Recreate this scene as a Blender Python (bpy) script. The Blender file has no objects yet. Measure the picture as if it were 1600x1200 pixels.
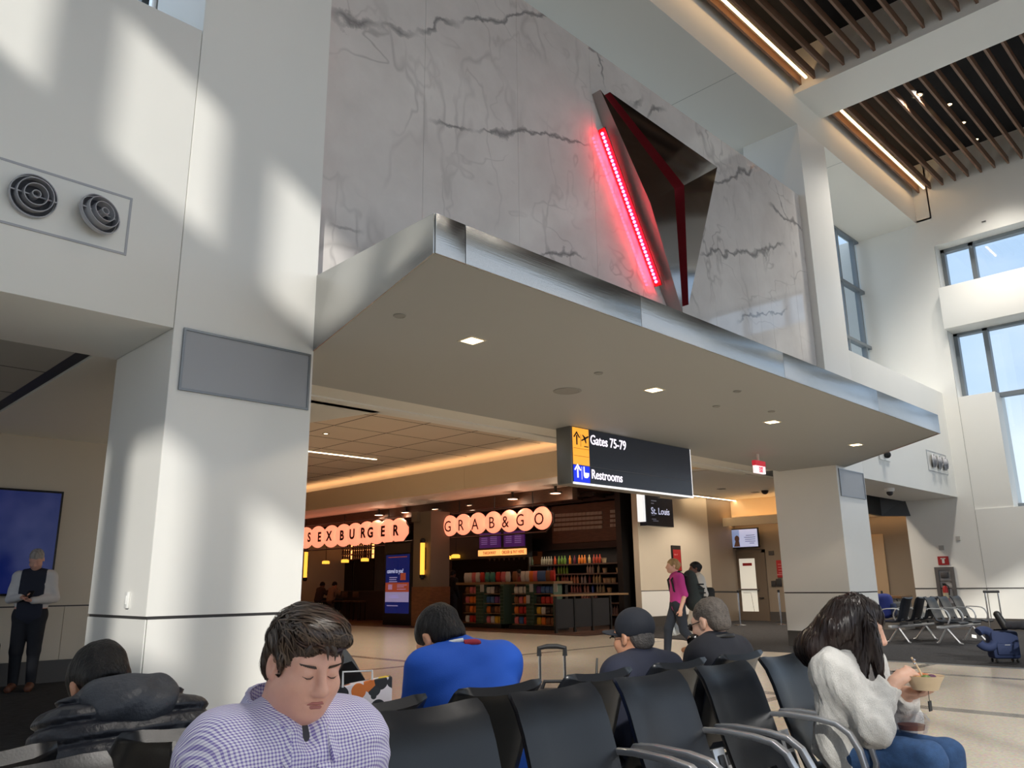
import bpy, bmesh, math, random
import numpy as np
from mathutils import Vector, Matrix, Euler
random.seed(7)
sc = bpy.context.scene
COL = sc.collection

# ---------------------------------------------------------------- camera
F_PX, PITCH, ROLL, YAW = 1240.0, math.radians(14.2), math.radians(-0.686), math.radians(45.096)
def cam_axes():
    cp, sp = math.cos(PITCH), math.sin(PITCH)
    f = Vector((math.cos(YAW) * cp, math.sin(YAW) * cp, sp))
    r = Vector((math.sin(YAW), -math.cos(YAW), 0)); u = r.cross(f)
    c, s = math.cos(ROLL), math.sin(ROLL)
    return f, c * r + s * u, -s * r + c * u
_f, _r, _u = cam_axes()
cam_d = bpy.data.cameras.new('camera'); cam = bpy.data.objects.new('camera', cam_d); COL.objects.link(cam)
cam_d.sensor_width = 36.0; cam_d.lens = F_PX / 1600 * 36.0; cam_d.clip_end = 400
cam_d.clip_start = 0.05
cam.matrix_world = Matrix(((_r.x, _u.x, -_f.x, 0), (_r.y, _u.y, -_f.y, 0), (_r.z, _u.z, -_f.z, 1.25), (0, 0, 0, 1)))
sc.camera = cam

# ---------------------------------------------------------------- view, world, sun
sc.view_settings.view_transform = 'Standard'; sc.view_settings.look = 'None'
sc.view_settings.gamma = 1.0; sc.view_settings.use_curve_mapping = False
sc.view_settings.exposure = 0.2
try:
    sc.cycles.use_denoising = True; sc.cycles.max_bounces = 8; sc.cycles.diffuse_bounces = 5
    sc.cycles.glossy_bounces = 4; sc.cycles.transparent_max_bounces = 12
    sc.cycles.sample_clamp_indirect = 6.0; sc.cycles.caustics_reflective = False; sc.cycles.caustics_refractive = False
except Exception:
    pass
w = bpy.data.worlds.new('sky'); sc.world = w; w.use_nodes = True
nt = w.node_tree; nt.nodes.clear()
o = nt.nodes.new('ShaderNodeOutputWorld'); bg = nt.nodes.new('ShaderNodeBackground')
tc = nt.nodes.new('ShaderNodeTexCoord'); nz = nt.nodes.new('ShaderNodeTexNoise')
mp = nt.nodes.new('ShaderNodeMapping'); mp.inputs['Scale'].default_value = (1, 1, 2.6)
nt.links.new(tc.outputs['Generated'], mp.inputs['Vector']); nt.links.new(mp.outputs['Vector'], nz.inputs['Vector'])
nz.inputs['Scale'].default_value = 1.6; nz.inputs['Detail'].default_value = 5; nz.inputs['Roughness'].default_value = .5
cr = nt.nodes.new('ShaderNodeValToRGB'); cr.color_ramp.elements[0].position = .36; cr.color_ramp.elements[1].position = .62
cr.color_ramp.elements[0].color = (.44, .58, .76, 1); cr.color_ramp.elements[1].color = (.74, .79, .86, 1)
nt.links.new(nz.outputs['Fac'], cr.inputs['Fac']); nt.links.new(cr.outputs['Color'], bg.inputs['Color'])
WORLD_STRENGTH = 1.32
bg.inputs['Strength'].default_value = WORLD_STRENGTH; nt.links.new(bg.outputs['Background'], o.inputs['Surface'])

SUN_DIR = Vector((1.0, 1.056, -0.59)).normalized()
sun_d = bpy.data.lights.new('sun', 'SUN'); sun_d.energy = 2.5; sun_d.angle = math.radians(1.3); sun_d.color = (1, .96, .88)
sun = bpy.data.objects.new('sun', sun_d); COL.objects.link(sun)
sun.rotation_euler = SUN_DIR.to_track_quat('-Z', 'Y').to_euler(); sun.location = (-20, -20, 20)

# ---------------------------------------------------------------- helpers: materials
def lin(c):
    return tuple((x / 255 / 12.92 if x / 255 <= .04045 else ((x / 255 + .055) / 1.055) ** 2.4) for x in c)
MATS = {}
def mat(name, col=(200, 200, 200), rough=.5, metal=0.0, emit=None, es=0.0, var=None, bump=None, spec=.5, coat=0.0, aniso=None):
    """col in sRGB 0-255; var=(scale, amount) brightness noise; bump=(scale, strength)"""
    if name in MATS: return MATS[name]
    m = bpy.data.materials.new(name); m.use_nodes = True; MATS[name] = m
    n = m.node_tree; b = n.nodes['Principled BSDF']
    L = lin(col)
    b.inputs['Base Color'].default_value = (*L, 1); b.inputs['Roughness'].default_value = rough
    b.inputs['Metallic'].default_value = metal; b.inputs['Specular IOR Level'].default_value = spec
    b.inputs['Coat Weight'].default_value = coat
    if emit is not None:
        b.inputs['Emission Color'].default_value = (*lin(emit), 1); b.inputs['Emission Strength'].default_value = es
    if var or bump:
        t = n.nodes.new('ShaderNodeTexCoord')
        src = t.outputs['Object']
        if aniso:
            q = n.nodes.new('ShaderNodeMapping'); q.inputs['Scale'].default_value = aniso
            n.links.new(src, q.inputs['Vector']); src = q.outputs['Vector']
    if var:
        z = n.nodes.new('ShaderNodeTexNoise'); z.inputs['Scale'].default_value = var[0]; z.inputs['Detail'].default_value = 5
        n.links.new(src, z.inputs['Vector'])
        r = n.nodes.new('ShaderNodeValToRGB'); a = var[1]
        r.color_ramp.elements[0].position = .3; r.color_ramp.elements[1].position = .7
        r.color_ramp.elements[0].color = (*[x * (1 - a) for x in L], 1); r.color_ramp.elements[1].color = (*[min(1, x * (1 + a)) for x in L], 1)
        n.links.new(z.outputs['Fac'], r.inputs['Fac']); n.links.new(r.outputs['Color'], b.inputs['Base Color'])
    if bump:
        z = n.nodes.new('ShaderNodeTexNoise'); z.inputs['Scale'].default_value = bump[0]; z.inputs['Detail'].default_value = 4
        n.links.new(src, z.inputs['Vector'])
        u = n.nodes.new('ShaderNodeBump'); u.inputs['Strength'].default_value = bump[1]; u.inputs['Distance'].default_value = .02
        n.links.new(z.outputs['Fac'], u.inputs['Height']); n.links.new(u.outputs['Normal'], b.inputs['Normal'])
    return m

# ---------------------------------------------------------------- helpers: objects
def tag(ob, label=None, cat=None, group=None, kind=None):
    if label: ob['label'] = label
    if cat: ob['category'] = cat
    if group: ob['group'] = group
    if kind: ob['kind'] = kind
    return ob
def link(name, me, material=None, parent=None, loc=None, rz=0):
    ob = bpy.data.objects.new(name, me); COL.objects.link(ob)
    if material is not None and me is not None and not me.materials: me.materials.append(material)
    if parent is not None: ob.parent = parent
    if loc is not None: ob.location = loc
    if rz: ob.rotation_euler = (0, 0, rz)
    return ob
def empty(name, loc=(0, 0, 0), rz=0, label=None, cat=None, group=None, kind=None):
    e = bpy.data.objects.new(name, None); COL.objects.link(e); e.location = loc; e.rotation_euler = (0, 0, rz)
    e.empty_display_size = .1
    return tag(e, label, cat, group, kind)
def copy_tree(ob, parent=None):
    c = ob.copy(); COL.objects.link(c); c.parent = parent
    for ch in list(ob.children): copy_tree(ch, c)
    return c
class MB:
    def __init__(s): s.v = []; s.f = []
    def add(s, vs, fs):
        k = len(s.v); s.v += [tuple(p) for p in vs]; s.f += [tuple(i + k for i in q) for q in fs]; return s
    def hexa(s, p):   # 4 bottom ccw, 4 top ccw
        return s.add(p, [(3, 2, 1, 0), (4, 5, 6, 7), (0, 1, 5, 4), (1, 2, 6, 5), (2, 3, 7, 6), (3, 0, 4, 7)])
    def box(s, lo, hi, M=None):
        (a, b, c), (d, e, g) = lo, hi
        p = [(a, b, c), (d, b, c), (d, e, c), (a, e, c), (a, b, g), (d, b, g), (d, e, g), (a, e, g)]
        if M is not None: p = [tuple(M @ Vector(q)) for q in p]
        return s.hexa(p)
    def prism(s, poly, z0, z1, M=None):
        n = len(poly); p = [(x, y, z0) for x, y in poly] + [(x, y, z1) for x, y in poly]
        if M is not None: p = [tuple(M @ Vector(q)) for q in p]
        return s.add(p, [tuple(range(n - 1, -1, -1)), tuple(range(n, 2 * n))] + [(i, (i + 1) % n, n + (i + 1) % n, n + i) for i in range(n)])
    def ring_loft(s, rings, caps=True):
        n = len(rings[0]); k = len(rings); fs = []
        for i in range(k - 1):
            for j in range(n): fs.append((i * n + j, i * n + (j + 1) % n, (i + 1) * n + (j + 1) % n, (i + 1) * n + j))
        if caps: fs += [tuple(range(n - 1, -1, -1)), tuple(range((k - 1) * n, k * n))]
        return s.add([p for r in rings for p in r], fs)
    def tube(s, path, r, n=8, sq=None):
        P = [Vector(p) for p in path]; rings = []; up = None
        for i, p in enumerate(P):
            t = ((P[min(i + 1, len(P) - 1)] - p).normalized() + (p - P[max(i - 1, 0)]).normalized())
            t = t.normalized() if t.length > 1e-6 else Vector((0, 0, 1))
            if up is None:
                up = Vector((0, 0, 1)) if abs(t.z) < .9 else Vector((1, 0, 0))
            up = (up - t * up.dot(t)).normalized(); sd = t.cross(up)
            rr = r[i] if isinstance(r, (list, tuple)) else r
            if sq:
                rings.append([tuple(p + sd * a * sq[0] + up * b * sq[1]) for a, b in ((-1, -1), (1, -1), (1, 1), (-1, 1))])
            else:
                rings.append([tuple(p + (sd * math.cos(2 * math.pi * j / n) + up * math.sin(2 * math.pi * j / n)) * rr) for j in range(n)])
        return s.ring_loft(rings)
    def lathe(s, prof, n=16, M=None):
        rings = []
        for r_, z in prof:
            q = [Vector((r_ * math.cos(2 * math.pi * j / n), r_ * math.sin(2 * math.pi * j / n), z)) for j in range(n)]
            if M is not None: q = [M @ p for p in q]
            rings.append([tuple(p) for p in q])
        return s.ring_loft(rings)
    def sphere(s, c, r, n=12, m=8):
        r3 = r if isinstance(r, (tuple, list)) else (r, r, r)
        rings = []
        for i in range(m + 1):
            t = -math.pi / 2 + math.pi * i / m; cz = max(math.cos(t), .02)
            rings.append([(c[0] + r3[0] * cz * math.cos(2 * math.pi * j / n), c[1] + r3[1] * cz * math.sin(2 * math.pi * j / n), c[2] + r3[2] * math.sin(t)) for j in range(n)])
        return s.ring_loft(rings)
    def mesh(s, name, bevel=0, smooth=None, seg=2):
        me = bpy.data.meshes.new(name); me.from_pydata(s.v, [], s.f)
        bm = bmesh.new(); bm.from_mesh(me)
        bmesh.ops.recalc_face_normals(bm, faces=bm.faces)
        if bevel:
            bmesh.ops.bevel(bm, geom=[e for e in bm.edges], offset=bevel, segments=seg, affect='EDGES', profile=.5, clamp_overlap=True)
        bm.to_mesh(me); bm.free()
        if smooth is None and bevel: smooth = 40
        if smooth:
            me.shade_smooth(); me.set_sharp_from_angle(angle=math.radians(smooth))
        return me
    def build(s, name, material, parent=None, bevel=0, smooth=None, loc=None, rz=0, seg=2):
        return link(name, s.mesh(name, bevel, smooth, seg), material, parent, loc, rz)
def box(name, lo, hi, material, parent=None, bevel=0, M=None):
    return MB().box(lo, hi, M).build(name, material, parent, bevel)
def struct(ob, label, cat=None):
    ob['kind'] = 'structure'; ob['label'] = label
    if cat: ob['category'] = cat
    return ob
def frame_M(origin, xdir, ydir):   # local x,y -> world, z = normal
    x = Vector(xdir).normalized(); y = Vector(ydir).normalized(); z = x.cross(y)
    return Matrix(((x.x, y.x, z.x, origin[0]), (x.y, y.y, z.y, origin[1]), (x.z, y.z, z.z, origin[2]), (0, 0, 0, 1)))
def text(name, s, size, M, material, parent=None, depth=.003, bold=0.0, align='LEFT', width=1.0):
    cu = bpy.data.curves.new(name, 'FONT'); cu.body = s; cu.size = size; cu.extrude = depth; cu.offset = bold
    cu.align_x = align; cu.resolution_u = 3
    tmp = bpy.data.objects.new('tmp', cu); COL.objects.link(tmp)
    dg = bpy.context.evaluated_depsgraph_get(); dg.update()
    me = bpy.data.meshes.new_from_object(tmp.evaluated_get(dg)); bpy.data.objects.remove(tmp)
    me.transform(Matrix.Diagonal((width, 1, 1, 1))); me.transform(M); me.materials.clear()
    return link(name, me, material, parent)
def FX(x, y, z):   # local frame on a face looking to -x: right = -y, up = z
    return frame_M((x, y, z), (0, -1, 0), (0, 0, 1))
def FY(x, y, z):   # face looking to -y: right = +x, up = z
    return frame_M((x, y, z), (1, 0, 0), (0, 0, 1))
# ================================================================ materials for the setting
WHITE = mat('white wall paint', (238, 238, 233), .55, var=(.6, .02))
PANEL = mat('white wall panel', (240, 239, 234), .38, var=(.7, .015))
JOINT = mat('dark joint', (52, 50, 50), .6)
BASE = mat('dark grey base', (74, 70, 67), .45)
SOFF = mat('grey white soffit paint', (236, 234, 226), .6)
BEIGE = mat('warm beige wall', (214, 203, 184), .5, var=(1, .02))
METAL = mat('brushed steel', (178, 178, 176), .24, 1.0, bump=(14, .05), aniso=(.3, .3, 6))
METALV = mat('satin metal', (196, 196, 198), .22, 1.0)
ALU = mat('grey aluminium', (140, 144, 148), .4, .8)
MULL = mat('window frame grey', (128, 136, 142), .45, .3)
BLACK = mat('black', (14, 14, 16), .5)
PLENUM = mat('black plenum', (16, 17, 22), .8)
WOODS = mat('walnut slat', (122, 92, 72), .5, var=(6, .18), aniso=(.15, 3, 3))
def terrazzo():
    m = mat('terrazzo', (218, 208, 192), .2, var=(.5, .04))
    n = m.node_tree; b = n.nodes['Principled BSDF']
    t = n.nodes.new('ShaderNodeTexCoord'); v = n.nodes.new('ShaderNodeTexVoronoi'); v.inputs['Scale'].default_value = 60
    n.links.new(t.outputs['Object'], v.inputs['Vector'])
    old = b.inputs['Base Color'].links[0].from_socket
    mx = n.nodes.new('ShaderNodeMix'); mx.data_type = 'RGBA'; mx.blend_type = 'MULTIPLY'; mx.inputs['Factor'].default_value = .25
    n.links.new(old, mx.inputs['A']); n.links.new(v.outputs['Color'], mx.inputs['B']); n.links.new(mx.outputs['Result'], b.inputs['Base Color'])
    return m
TERR = terrazzo()
TERRD = mat('dark terrazzo', (138, 134, 128), .18, var=(.5, .05))
CARPET = mat('charcoal carpet', (66, 66, 68), .95, var=(9, .25), bump=(160, .5), spec=.1, aniso=(1, 3, 1))
def marble():
    m = bpy.data.materials.new('polished marble'); m.use_nodes = True
    n = m.node_tree; b = n.nodes['Principled BSDF']; b.inputs['Roughness'].default_value = .06
    b.inputs['Specular IOR Level'].default_value = .9
    N = lambda t: n.nodes.new('ShaderNode' + t)
    tc = N('TexCoord'); sep = N('SeparateXYZ'); n.links.new(tc.outputs['Object'], sep.inputs[0])
    def M(op, a, b_=None, clamp=False):
        q = N('Math'); q.operation = op; q.use_clamp = clamp
        for i, x in enumerate((a, b_)):
            if x is None: continue
            if isinstance(x, (int, float)): q.inputs[i].default_value = x
            else: n.links.new(x, q.inputs[i])
        return q.outputs[0]
    def noise(scale, det, rough=.55, sc3=(1, 1, 1), off=(0, 0, 0)):
        mp = N('Mapping'); mp.inputs['Scale'].default_value = sc3; mp.inputs['Location'].default_value = off
        n.links.new(tc.outputs['Object'], mp.inputs[0])
        z = N('TexNoise'); z.inputs['Scale'].default_value = scale; z.inputs['Detail'].default_value = det; z.inputs['Roughness'].default_value = rough
        n.links.new(mp.outputs[0], z.inputs['Vector']); return z.outputs['Fac']
    X, Z = sep.outputs[0], sep.outputs[2]
    wob = M('ADD', M('MULTIPLY', M('SUBTRACT', noise(1.1, 3, .6), .5), .7), M('MULTIPLY', M('SUBTRACT', noise(4.5, 6, .65), .5), .22))
    wid = noise(3.0, 5, .65, (1, 1, 1), (3, 1, 2))
    total = None
    for ax_, az_, bx_, bz_, hw in ((3.8, 7.42, 4.7, 7.6, .07), (4.6, 7.56, 5.2, 7.82, .05), (5.1, 7.8, 5.9, 8.37, .06), (5.8, 8.33, 7.9, 9.6, .05), (5.3, 6.78, 6.15, 6.93, .035), (6.05, 6.92, 8.5, 7.8, .045),
                                   (8.69, 9.7, 8.8, 8.8, .03), (9.5, 8.8, 9.95, 9.25, .06), (9.95, 8.75, 10.55, 9.4, .06), (11.8, 8.2, 13.9, 9.4, .055), (11.3, 6.75, 14.8, 7.9, .05), (14.1, 8.7, 15.8, 8.62, .05),
                                   (14.6, 9.4, 15.2, 8.4, .03), (7.1, 5.55, 8.3, 5.86, .04), (4.0, 4.95, 4.5, 5.08, .03), (12.4, 5.8, 14.6, 6.6, .03), (7.7, 9.5, 8.9, 9.4, .03), (4.9, 4.4, 6.4, 4.9, .02)):
        dx, dz = bx_ - ax_, bz_ - az_; L_ = math.hypot(dx, dz); dx /= L_; dz /= L_
        xr, zr = M('SUBTRACT', X, ax_), M('SUBTRACT', Z, az_)
        t_ = M('ADD', M('MULTIPLY', xr, dx), M('MULTIPLY', zr, dz)); s_ = M('SUBTRACT', M('MULTIPLY', zr, dx), M('MULTIPLY', xr, dz))
        d = M('ABSOLUTE', M('ADD', s_, wob))
        ww = M('MULTIPLY', M('POWER', wid, 2.2), hw * 4.6)
        v = M('SUBTRACT', 1.0, M('DIVIDE', d, ww), True)
        mask = M('MULTIPLY', M('MULTIPLY', t_, 3.0, True), M('MULTIPLY', M('SUBTRACT', L_, t_), 3.0, True))
        v = M('MULTIPLY', M('POWER', v, .6), mask)
        total = v if total is None else M('MAXIMUM', total, v)
    # hair-thin steep veins
    fine = None
    for sc_, off, st in (((.9, 1, .5), (0, 0, 0), .014), ((1.3, 1, .7), (5, 2, 7), .010), ((.6, 1, 1.1), (9, 4, 1), .007)):
        r = M('ABSOLUTE', M('SUBTRACT', noise(.55, 4, .52, sc_, off), .5))
        v = M('SUBTRACT', 1.0, M('DIVIDE', r, st), True)
        fine = v if fine is None else M('MAXIMUM', fine, v)
    fine = M('MULTIPLY', fine, M('MULTIPLY', M('SUBTRACT', noise(.55, 2, .5, (1, 1, 1), (2, 8, 3)), .45, True), 2.2, True))
    cloud = noise(1.1, 5, .6)
    c1 = N('ValToRGB'); c1.color_ramp.elements[0].position = .3; c1.color_ramp.elements[1].position = .7
    c1.color_ramp.elements[0].color = (*lin((222, 216, 212)), 1); c1.color_ramp.elements[1].color = (*lin((240, 235, 231)), 1)
    n.links.new(cloud, c1.inputs[0])
    mx = N('Mix'); mx.data_type = 'RGBA'; n.links.new(M('MULTIPLY', total, .8), mx.inputs['Factor'])
    n.links.new(c1.outputs[0], mx.inputs['A']); mx.inputs['B'].default_value = (*lin((118, 116, 117)), 1)
    m2 = N('Mix'); m2.data_type = 'RGBA'; n.links.new(fine, m2.inputs['Factor'])
    n.links.new(mx.outputs['Result'], m2.inputs['A']); m2.inputs['B'].default_value = (*lin((132, 126, 124)), 1)
    n.links.new(m2.outputs['Result'], b.inputs['Base Color'])
    bz = noise(.9, 2, .4); bu = N('Bump'); bu.inputs['Strength'].default_value = .04; bu.inputs['Distance'].default_value = .05
    n.links.new(bz, bu.inputs['Height']); n.links.new(bu.outputs['Normal'], b.inputs['Normal'])
    return m
MARBLE = marble()
def pane_mat(name='clear glass', tint=(.93, .97, 1), gl=.08):
    m = bpy.data.materials.new(name); m.use_nodes = True; n = m.node_tree; n.nodes.clear()
    o = n.nodes.new('ShaderNodeOutputMaterial'); a = n.nodes.new('ShaderNodeBsdfTransparent'); g = n.nodes.new('ShaderNodeBsdfGlossy')
    a.inputs['Color'].default_value = (*tint, 1); g.inputs['Roughness'].default_value = .02
    x = n.nodes.new('ShaderNodeMixShader'); x.inputs[0].default_value = gl
    n.links.new(a.outputs[0], x.inputs[1]); n.links.new(g.outputs[0], x.inputs[2]); n.links.new(x.outputs[0], o.inputs['Surface'])
    return m
GLASS = pane_mat()
WARM = mat('warm light', (255, 230, 190), .5, emit=(255, 214, 150), es=9)
WARMLED = mat('warm led strip', (255, 230, 190), .5, emit=(255, 208, 150), es=7)
POT = mat('downlight lens', (255, 240, 210), .5, emit=(255, 222, 165), es=6)

# ================================================================ floor
fl = struct(MB().box((-6, -9, -.12), (34, 36, 0)).build('floor', TERR), 'polished beige terrazzo floor of the hall and concourse')
for (x0, y0, x1, y1, wd) in ((9.0, -8, 9.0, 6.4, .22), (12.2, -8, 12.2, 6.4, .16), (4, 4.6, 13.6, 4.6, .14), (4, 1.4, 13.6, 1.4, .14), (5, 10.8, 15.4, 10.8, .14), (8.8, 8.8, 8.8, 30, .2)):
    if x0 == x1: b_ = MB().box((x0 - wd / 2, y0, 0), (x0 + wd / 2, y1, .0015))
    else: b_ = MB().box((x0, y0 - wd / 2, 0), (x1, y0 + wd / 2, .0015))
    b_.build('floor_strip', TERRD, fl)
struct(MB().prism([(13.65, -8.8), (24.9, -8.8), (24.9, 15.2), (19.6, 14.2), (16.6, 13.6), (15.9, 10.6), (14.2, 8.2), (14.2, 7.0), (13.65, 6.4)], 0, .008).build('carpet_right', CARPET), 'charcoal carpet of the gate area on the right')
struct(MB().prism([(-5.8, 5.2), (3.0, 5.2), (3.0, 8.0), (5.2, 8.2), (5.2, 12.85), (-5.8, 12.85)], 0, .008).build('carpet_left', CARPET), 'charcoal carpet of the waiting alcove on the left')
MB().box((13.58, -8.8, 0), (13.65, 6.4, .01)).build('carpet_edge', ALU, fl)

# ================================================================ columns with panels
def column(name, x0, y0, x1, y1, ztop, label, zsplit=3.49):
    r = struct(MB().box((x0 + .012, y0 + .012, 0), (x1 - .012, y1 - .012, ztop)).build(name, JOINT), label)
    g = .008
    for nm, z0, z1, m in (('base_panel', 0, .29, BASE), ('lower_panel', .30, 1.018, PANEL), ('upper_panel', 1.042, ztop, PANEL)):
        gg = g if nm != 'lower_panel' else .016
        MB().box((x0 + gg, y0, z0), (x1 - gg, y0 + .011, z1)).build(nm, m, r)
        MB().box((x0, y0 + g, z0), (x0 + .011, y1 - g, z1)).build(nm, m, r)
        MB().box((x1 - .011, y0 + g, z0), (x1, y1 - g, z1)).build(nm, m, r)
        if nm == 'upper_panel':   # closed corner above the rail
            for cx in (x0, x1 - .02): MB().box((cx + .001, y0 + .001, z0), (cx + .019, y0 + .02, z1)).build('corner_bead', m, r)
    return r
cl = column('column_left', 2.51, 6.6, 3.86, 7.95, 11.11, 'tall white panelled column left of the shop entrance')
cr_ = column('column_right', 15.64, 6.6, 16.99, 7.95, 11.11, 'white panelled column at the far end of the canopy')
PERF = mat('perforated grey panel', (168, 170, 174), .5, .35, bump=(500, .15))
def grille(x0, x1, lab):
    e = empty('access_panel', (x0, 6.6, 2.88), label=lab, cat='panel')
    W = x1 - x0; H = .55
    box('panel_face', (.02, -.012, .02), (W - .02, .004, H - .02), PERF, e)
    for lo, hi in (((0, -.022, 0), (W, .0, .02)), ((0, -.022, H - .02), (W, .0, H)), ((0, -.022, .02), (.02, .0, H - .02)), ((W - .02, -.022, .02), (W, 0, H - .02))):
        box('frame', lo, hi, ALU, e)
grille(2.59, 3.825, 'grey perforated metal panel on the tall left column')
grille(15.72, 16.92, 'grey perforated metal panel on the far right column')
e = empty('wall_switch', (2.51, 7.0, 1.1), label='small white upright plate on the left column above the dark rail', cat='plate')
box('plate', (-.022, -.03, 0), (0, .03, .13), mat('white plastic', (235, 235, 232), .35), e, .006)
box('rocker', (-.028, -.016, .03), (-.02, .016, .1), mat('white plastic'), e, .003)

# ================================================================ left wall, alcove
wl = struct(MB().box((-5.5, 6.6, 3.41), (2.505, 7.95, 6.36)).build('wall_left', WHITE, bevel=.006), 'white upper wall over the waiting alcove on the left')
wb = struct(MB().box((-5.5, 12.9, 0), (5.6, 13.1, 3.6)).build('wall_alcove', BEIGE), 'beige back wall of the waiting alcove')
box('base_panel', (-5.5, 12.885, 0), (5.6, 12.9, .3), BASE, wb)
box('rail_joint', (-5.5, 12.893, 1.025), (5.6, 12.9, 1.042), JOINT, wb)
for i in range(6):
    box('wall_panel', (-5.5 + i * 1.85 + .004, 12.888, .305), (-3.65 + i * 1.85 - .004, 12.9, 1.025), BEIGE, wb)
struct(MB().box((5.4, 13.1, 0), (5.6, 32.5, 4.95)).build('wall_passage', BEIGE), 'beige side wall of the concourse passage')
struct(MB().box((-5.5, 7.95, 3.41), (2.14, 12.9, 3.6)).build('ceiling_alcove', mat('ceiling tile grey', (168, 166, 160), .8)), 'tiled ceiling of the waiting alcove')
ca = bpy.data.objects['ceiling_alcove']
for yy in (8.9, 10.1, 11.3, 12.5):
    box('tile_joint', (-5.5, yy - .008, 3.408), (2.14, yy + .008, 3.412), JOINT, ca)
for xx in (1.5, .3, -.9):
    box('tile_joint', (xx - .008, 7.95, 3.408), (xx + .008, 12.9, 3.412), JOINT, ca)
struct(MB().box((2.14, 7.95, 3.44), (2.3, 12.9, 3.6)).build('ceiling_slot', BLACK), 'dark linear slot in the alcove ceiling')
struct(MB().box((2.3, 7.95, 3.41), (4.6, 12.9, 3.6)).build('ceiling_alcove_edge', SOFF), 'plain soffit strip beside the alcove ceiling slot')
# upper recess behind the marble, clerestory on the left
struct(MB().box((2.72, 8.35, 3.5), (17.6, 8.5, 9.3)).build('wall_recess', WHITE), 'white back wall of the recess above the marble')
w4 = struct(empty('window_4', (2.72, 8.4, 9.3)), 'clerestory glazing in the recess behind the marble')
box('glass_pane', (0, 0, 0), (14.9, .012, 1.85), GLASS, w4)
for i in range(11): box('mullion', (i * 1.48 - .04, -.05, 0), (i * 1.48 + .04, .07, 1.85), MULL, w4)
we = struct(MB().box((-5.5, 8.35, 3.6), (2.4, 8.5, 6.9)).box((-5.5, 8.35, 10.6), (2.72, 8.5, 11.2)).box((2.62, 8.35, 3.6), (2.72, 8.5, 10.6)).build('wall_clerestory', WHITE), 'white wall around the high clerestory window')
w0 = struct(empty('window_1', (0, 8.4, 6.9)), 'high clerestory window over the left wall')
box('glass_pane', (-5.5, 0, 0), (2.45, .012, 3.7), GLASS, w0)
for xx in (-3.5, -1.5, .5, 2.5): box('mullion', (xx - .04, -.06, 0), (xx + .04, .06, 3.7), MULL, w0)

# round jet diffusers
DIFF = mat('diffuser grey paint', (176, 178, 184), .4)
def diffuser_mesh():
    out = []
    for r0, r1, d0, d1 in ((.165, .172, -.035, .0), (.128, .134, -.075, .0), (.082, .088, -.085, .0), (.026, .032, -.09, .0)):
        mb = MB(); n = 36
        prof = [(r1, d1), (r1, d0), (r0, d0), (r0, d1)]
        rings = [[(a * math.cos(2 * math.pi * j / n), z, a * math.sin(2 * math.pi * j / n)) for j in range(n)] for a, z in prof]
        mb.ring_loft(rings, caps=False)
        out.append(mb.mesh('ring', smooth=40))
    return out
RINGS = diffuser_mesh()
def vent_panel(x0, x1, z0, z1, cs, lab, lead):
    p = empty('vent_panel', (x0, 6.6, z0), label=lab, cat='vent panel')
    W, H = x1 - x0, z1 - z0
    box('plate', (0, -.006, 0), (W, .004, H), WHITE, p)
    for lo, hi in (((0, -.012, 0), (W, -.004, .018)), ((0, -.012, H - .018), (W, -.004, H)), ((0, -.012, .018), (.018, -.004, H - .018)), ((W - .018, -.012, .018), (W, -.004, H - .018))):
        box('trim', lo, hi, DIFF, p)
    for (cx, cz, tx, tz), nm in zip(cs, lead):
        d = empty('jet_diffuser', (cx, 6.592 - abs(tz) * .16, cz), label=nm, cat='air vent'); d.rotation_euler = (tx, 0, tz)
        for me in RINGS: link('ring', me, DIFF, d)
        MB().lathe([(.16, .0), (.16, .004)], 30, Matrix.Rotation(math.pi / 2, 4, 'X')).build('backing', mat('vent dark', (58, 60, 66), .6), d)
        box('crossbar', (-.168, -.04, -.005), (.168, -.03, .005), DIFF, d)
vent_panel(.42, 2.06, 3.94, 4.46, ((.86, 4.2, 0, 0), (1.33, 4.21, .05, .1), (1.80, 4.2, -.2, .32)), 'white rectangular vent panel high on the left wall',
           ('round jet air vent cut off by the left edge of view', 'round jet air vent facing straight out, on left wall', 'round jet air vent swivelled aside, on left wall'))
vent_panel(21.05, 22.5, 3.87, 4.39, ((21.36, 4.13, 0, .2), (21.78, 4.13, 0, .2), (22.2, 4.13, 0, .2)), 'white vent panel on the far right upper wall',
           ('leftmost round jet vent on the far right wall', 'middle round jet vent on the far right wall', 'rightmost round jet vent on the far right wall'))

# ================================================================ marble wall
mw = struct(MB().box((3.86, 6.79, 3.6), (15.64, 7.9, 9.43)).build('wall_marble', JOINT), 'tall polished veined marble wall above the entrance canopy')
xs = [3.87, 5.28, 6.9, 8.52, 10.14, 11.76, 13.38, 15.0, 15.63]
for a, b_ in zip(xs, xs[1:]):
    MB().box((a + .002, 6.75, 3.6), (b_ - .002, 6.79, 9.44)).build('marble_panel', MARBLE, mw)
box('edge_trim', (3.86, 6.74, 3.6), (3.872, 6.80, 9.44), mat('pinkish edge', (190, 176, 172), .5), mw)

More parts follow.
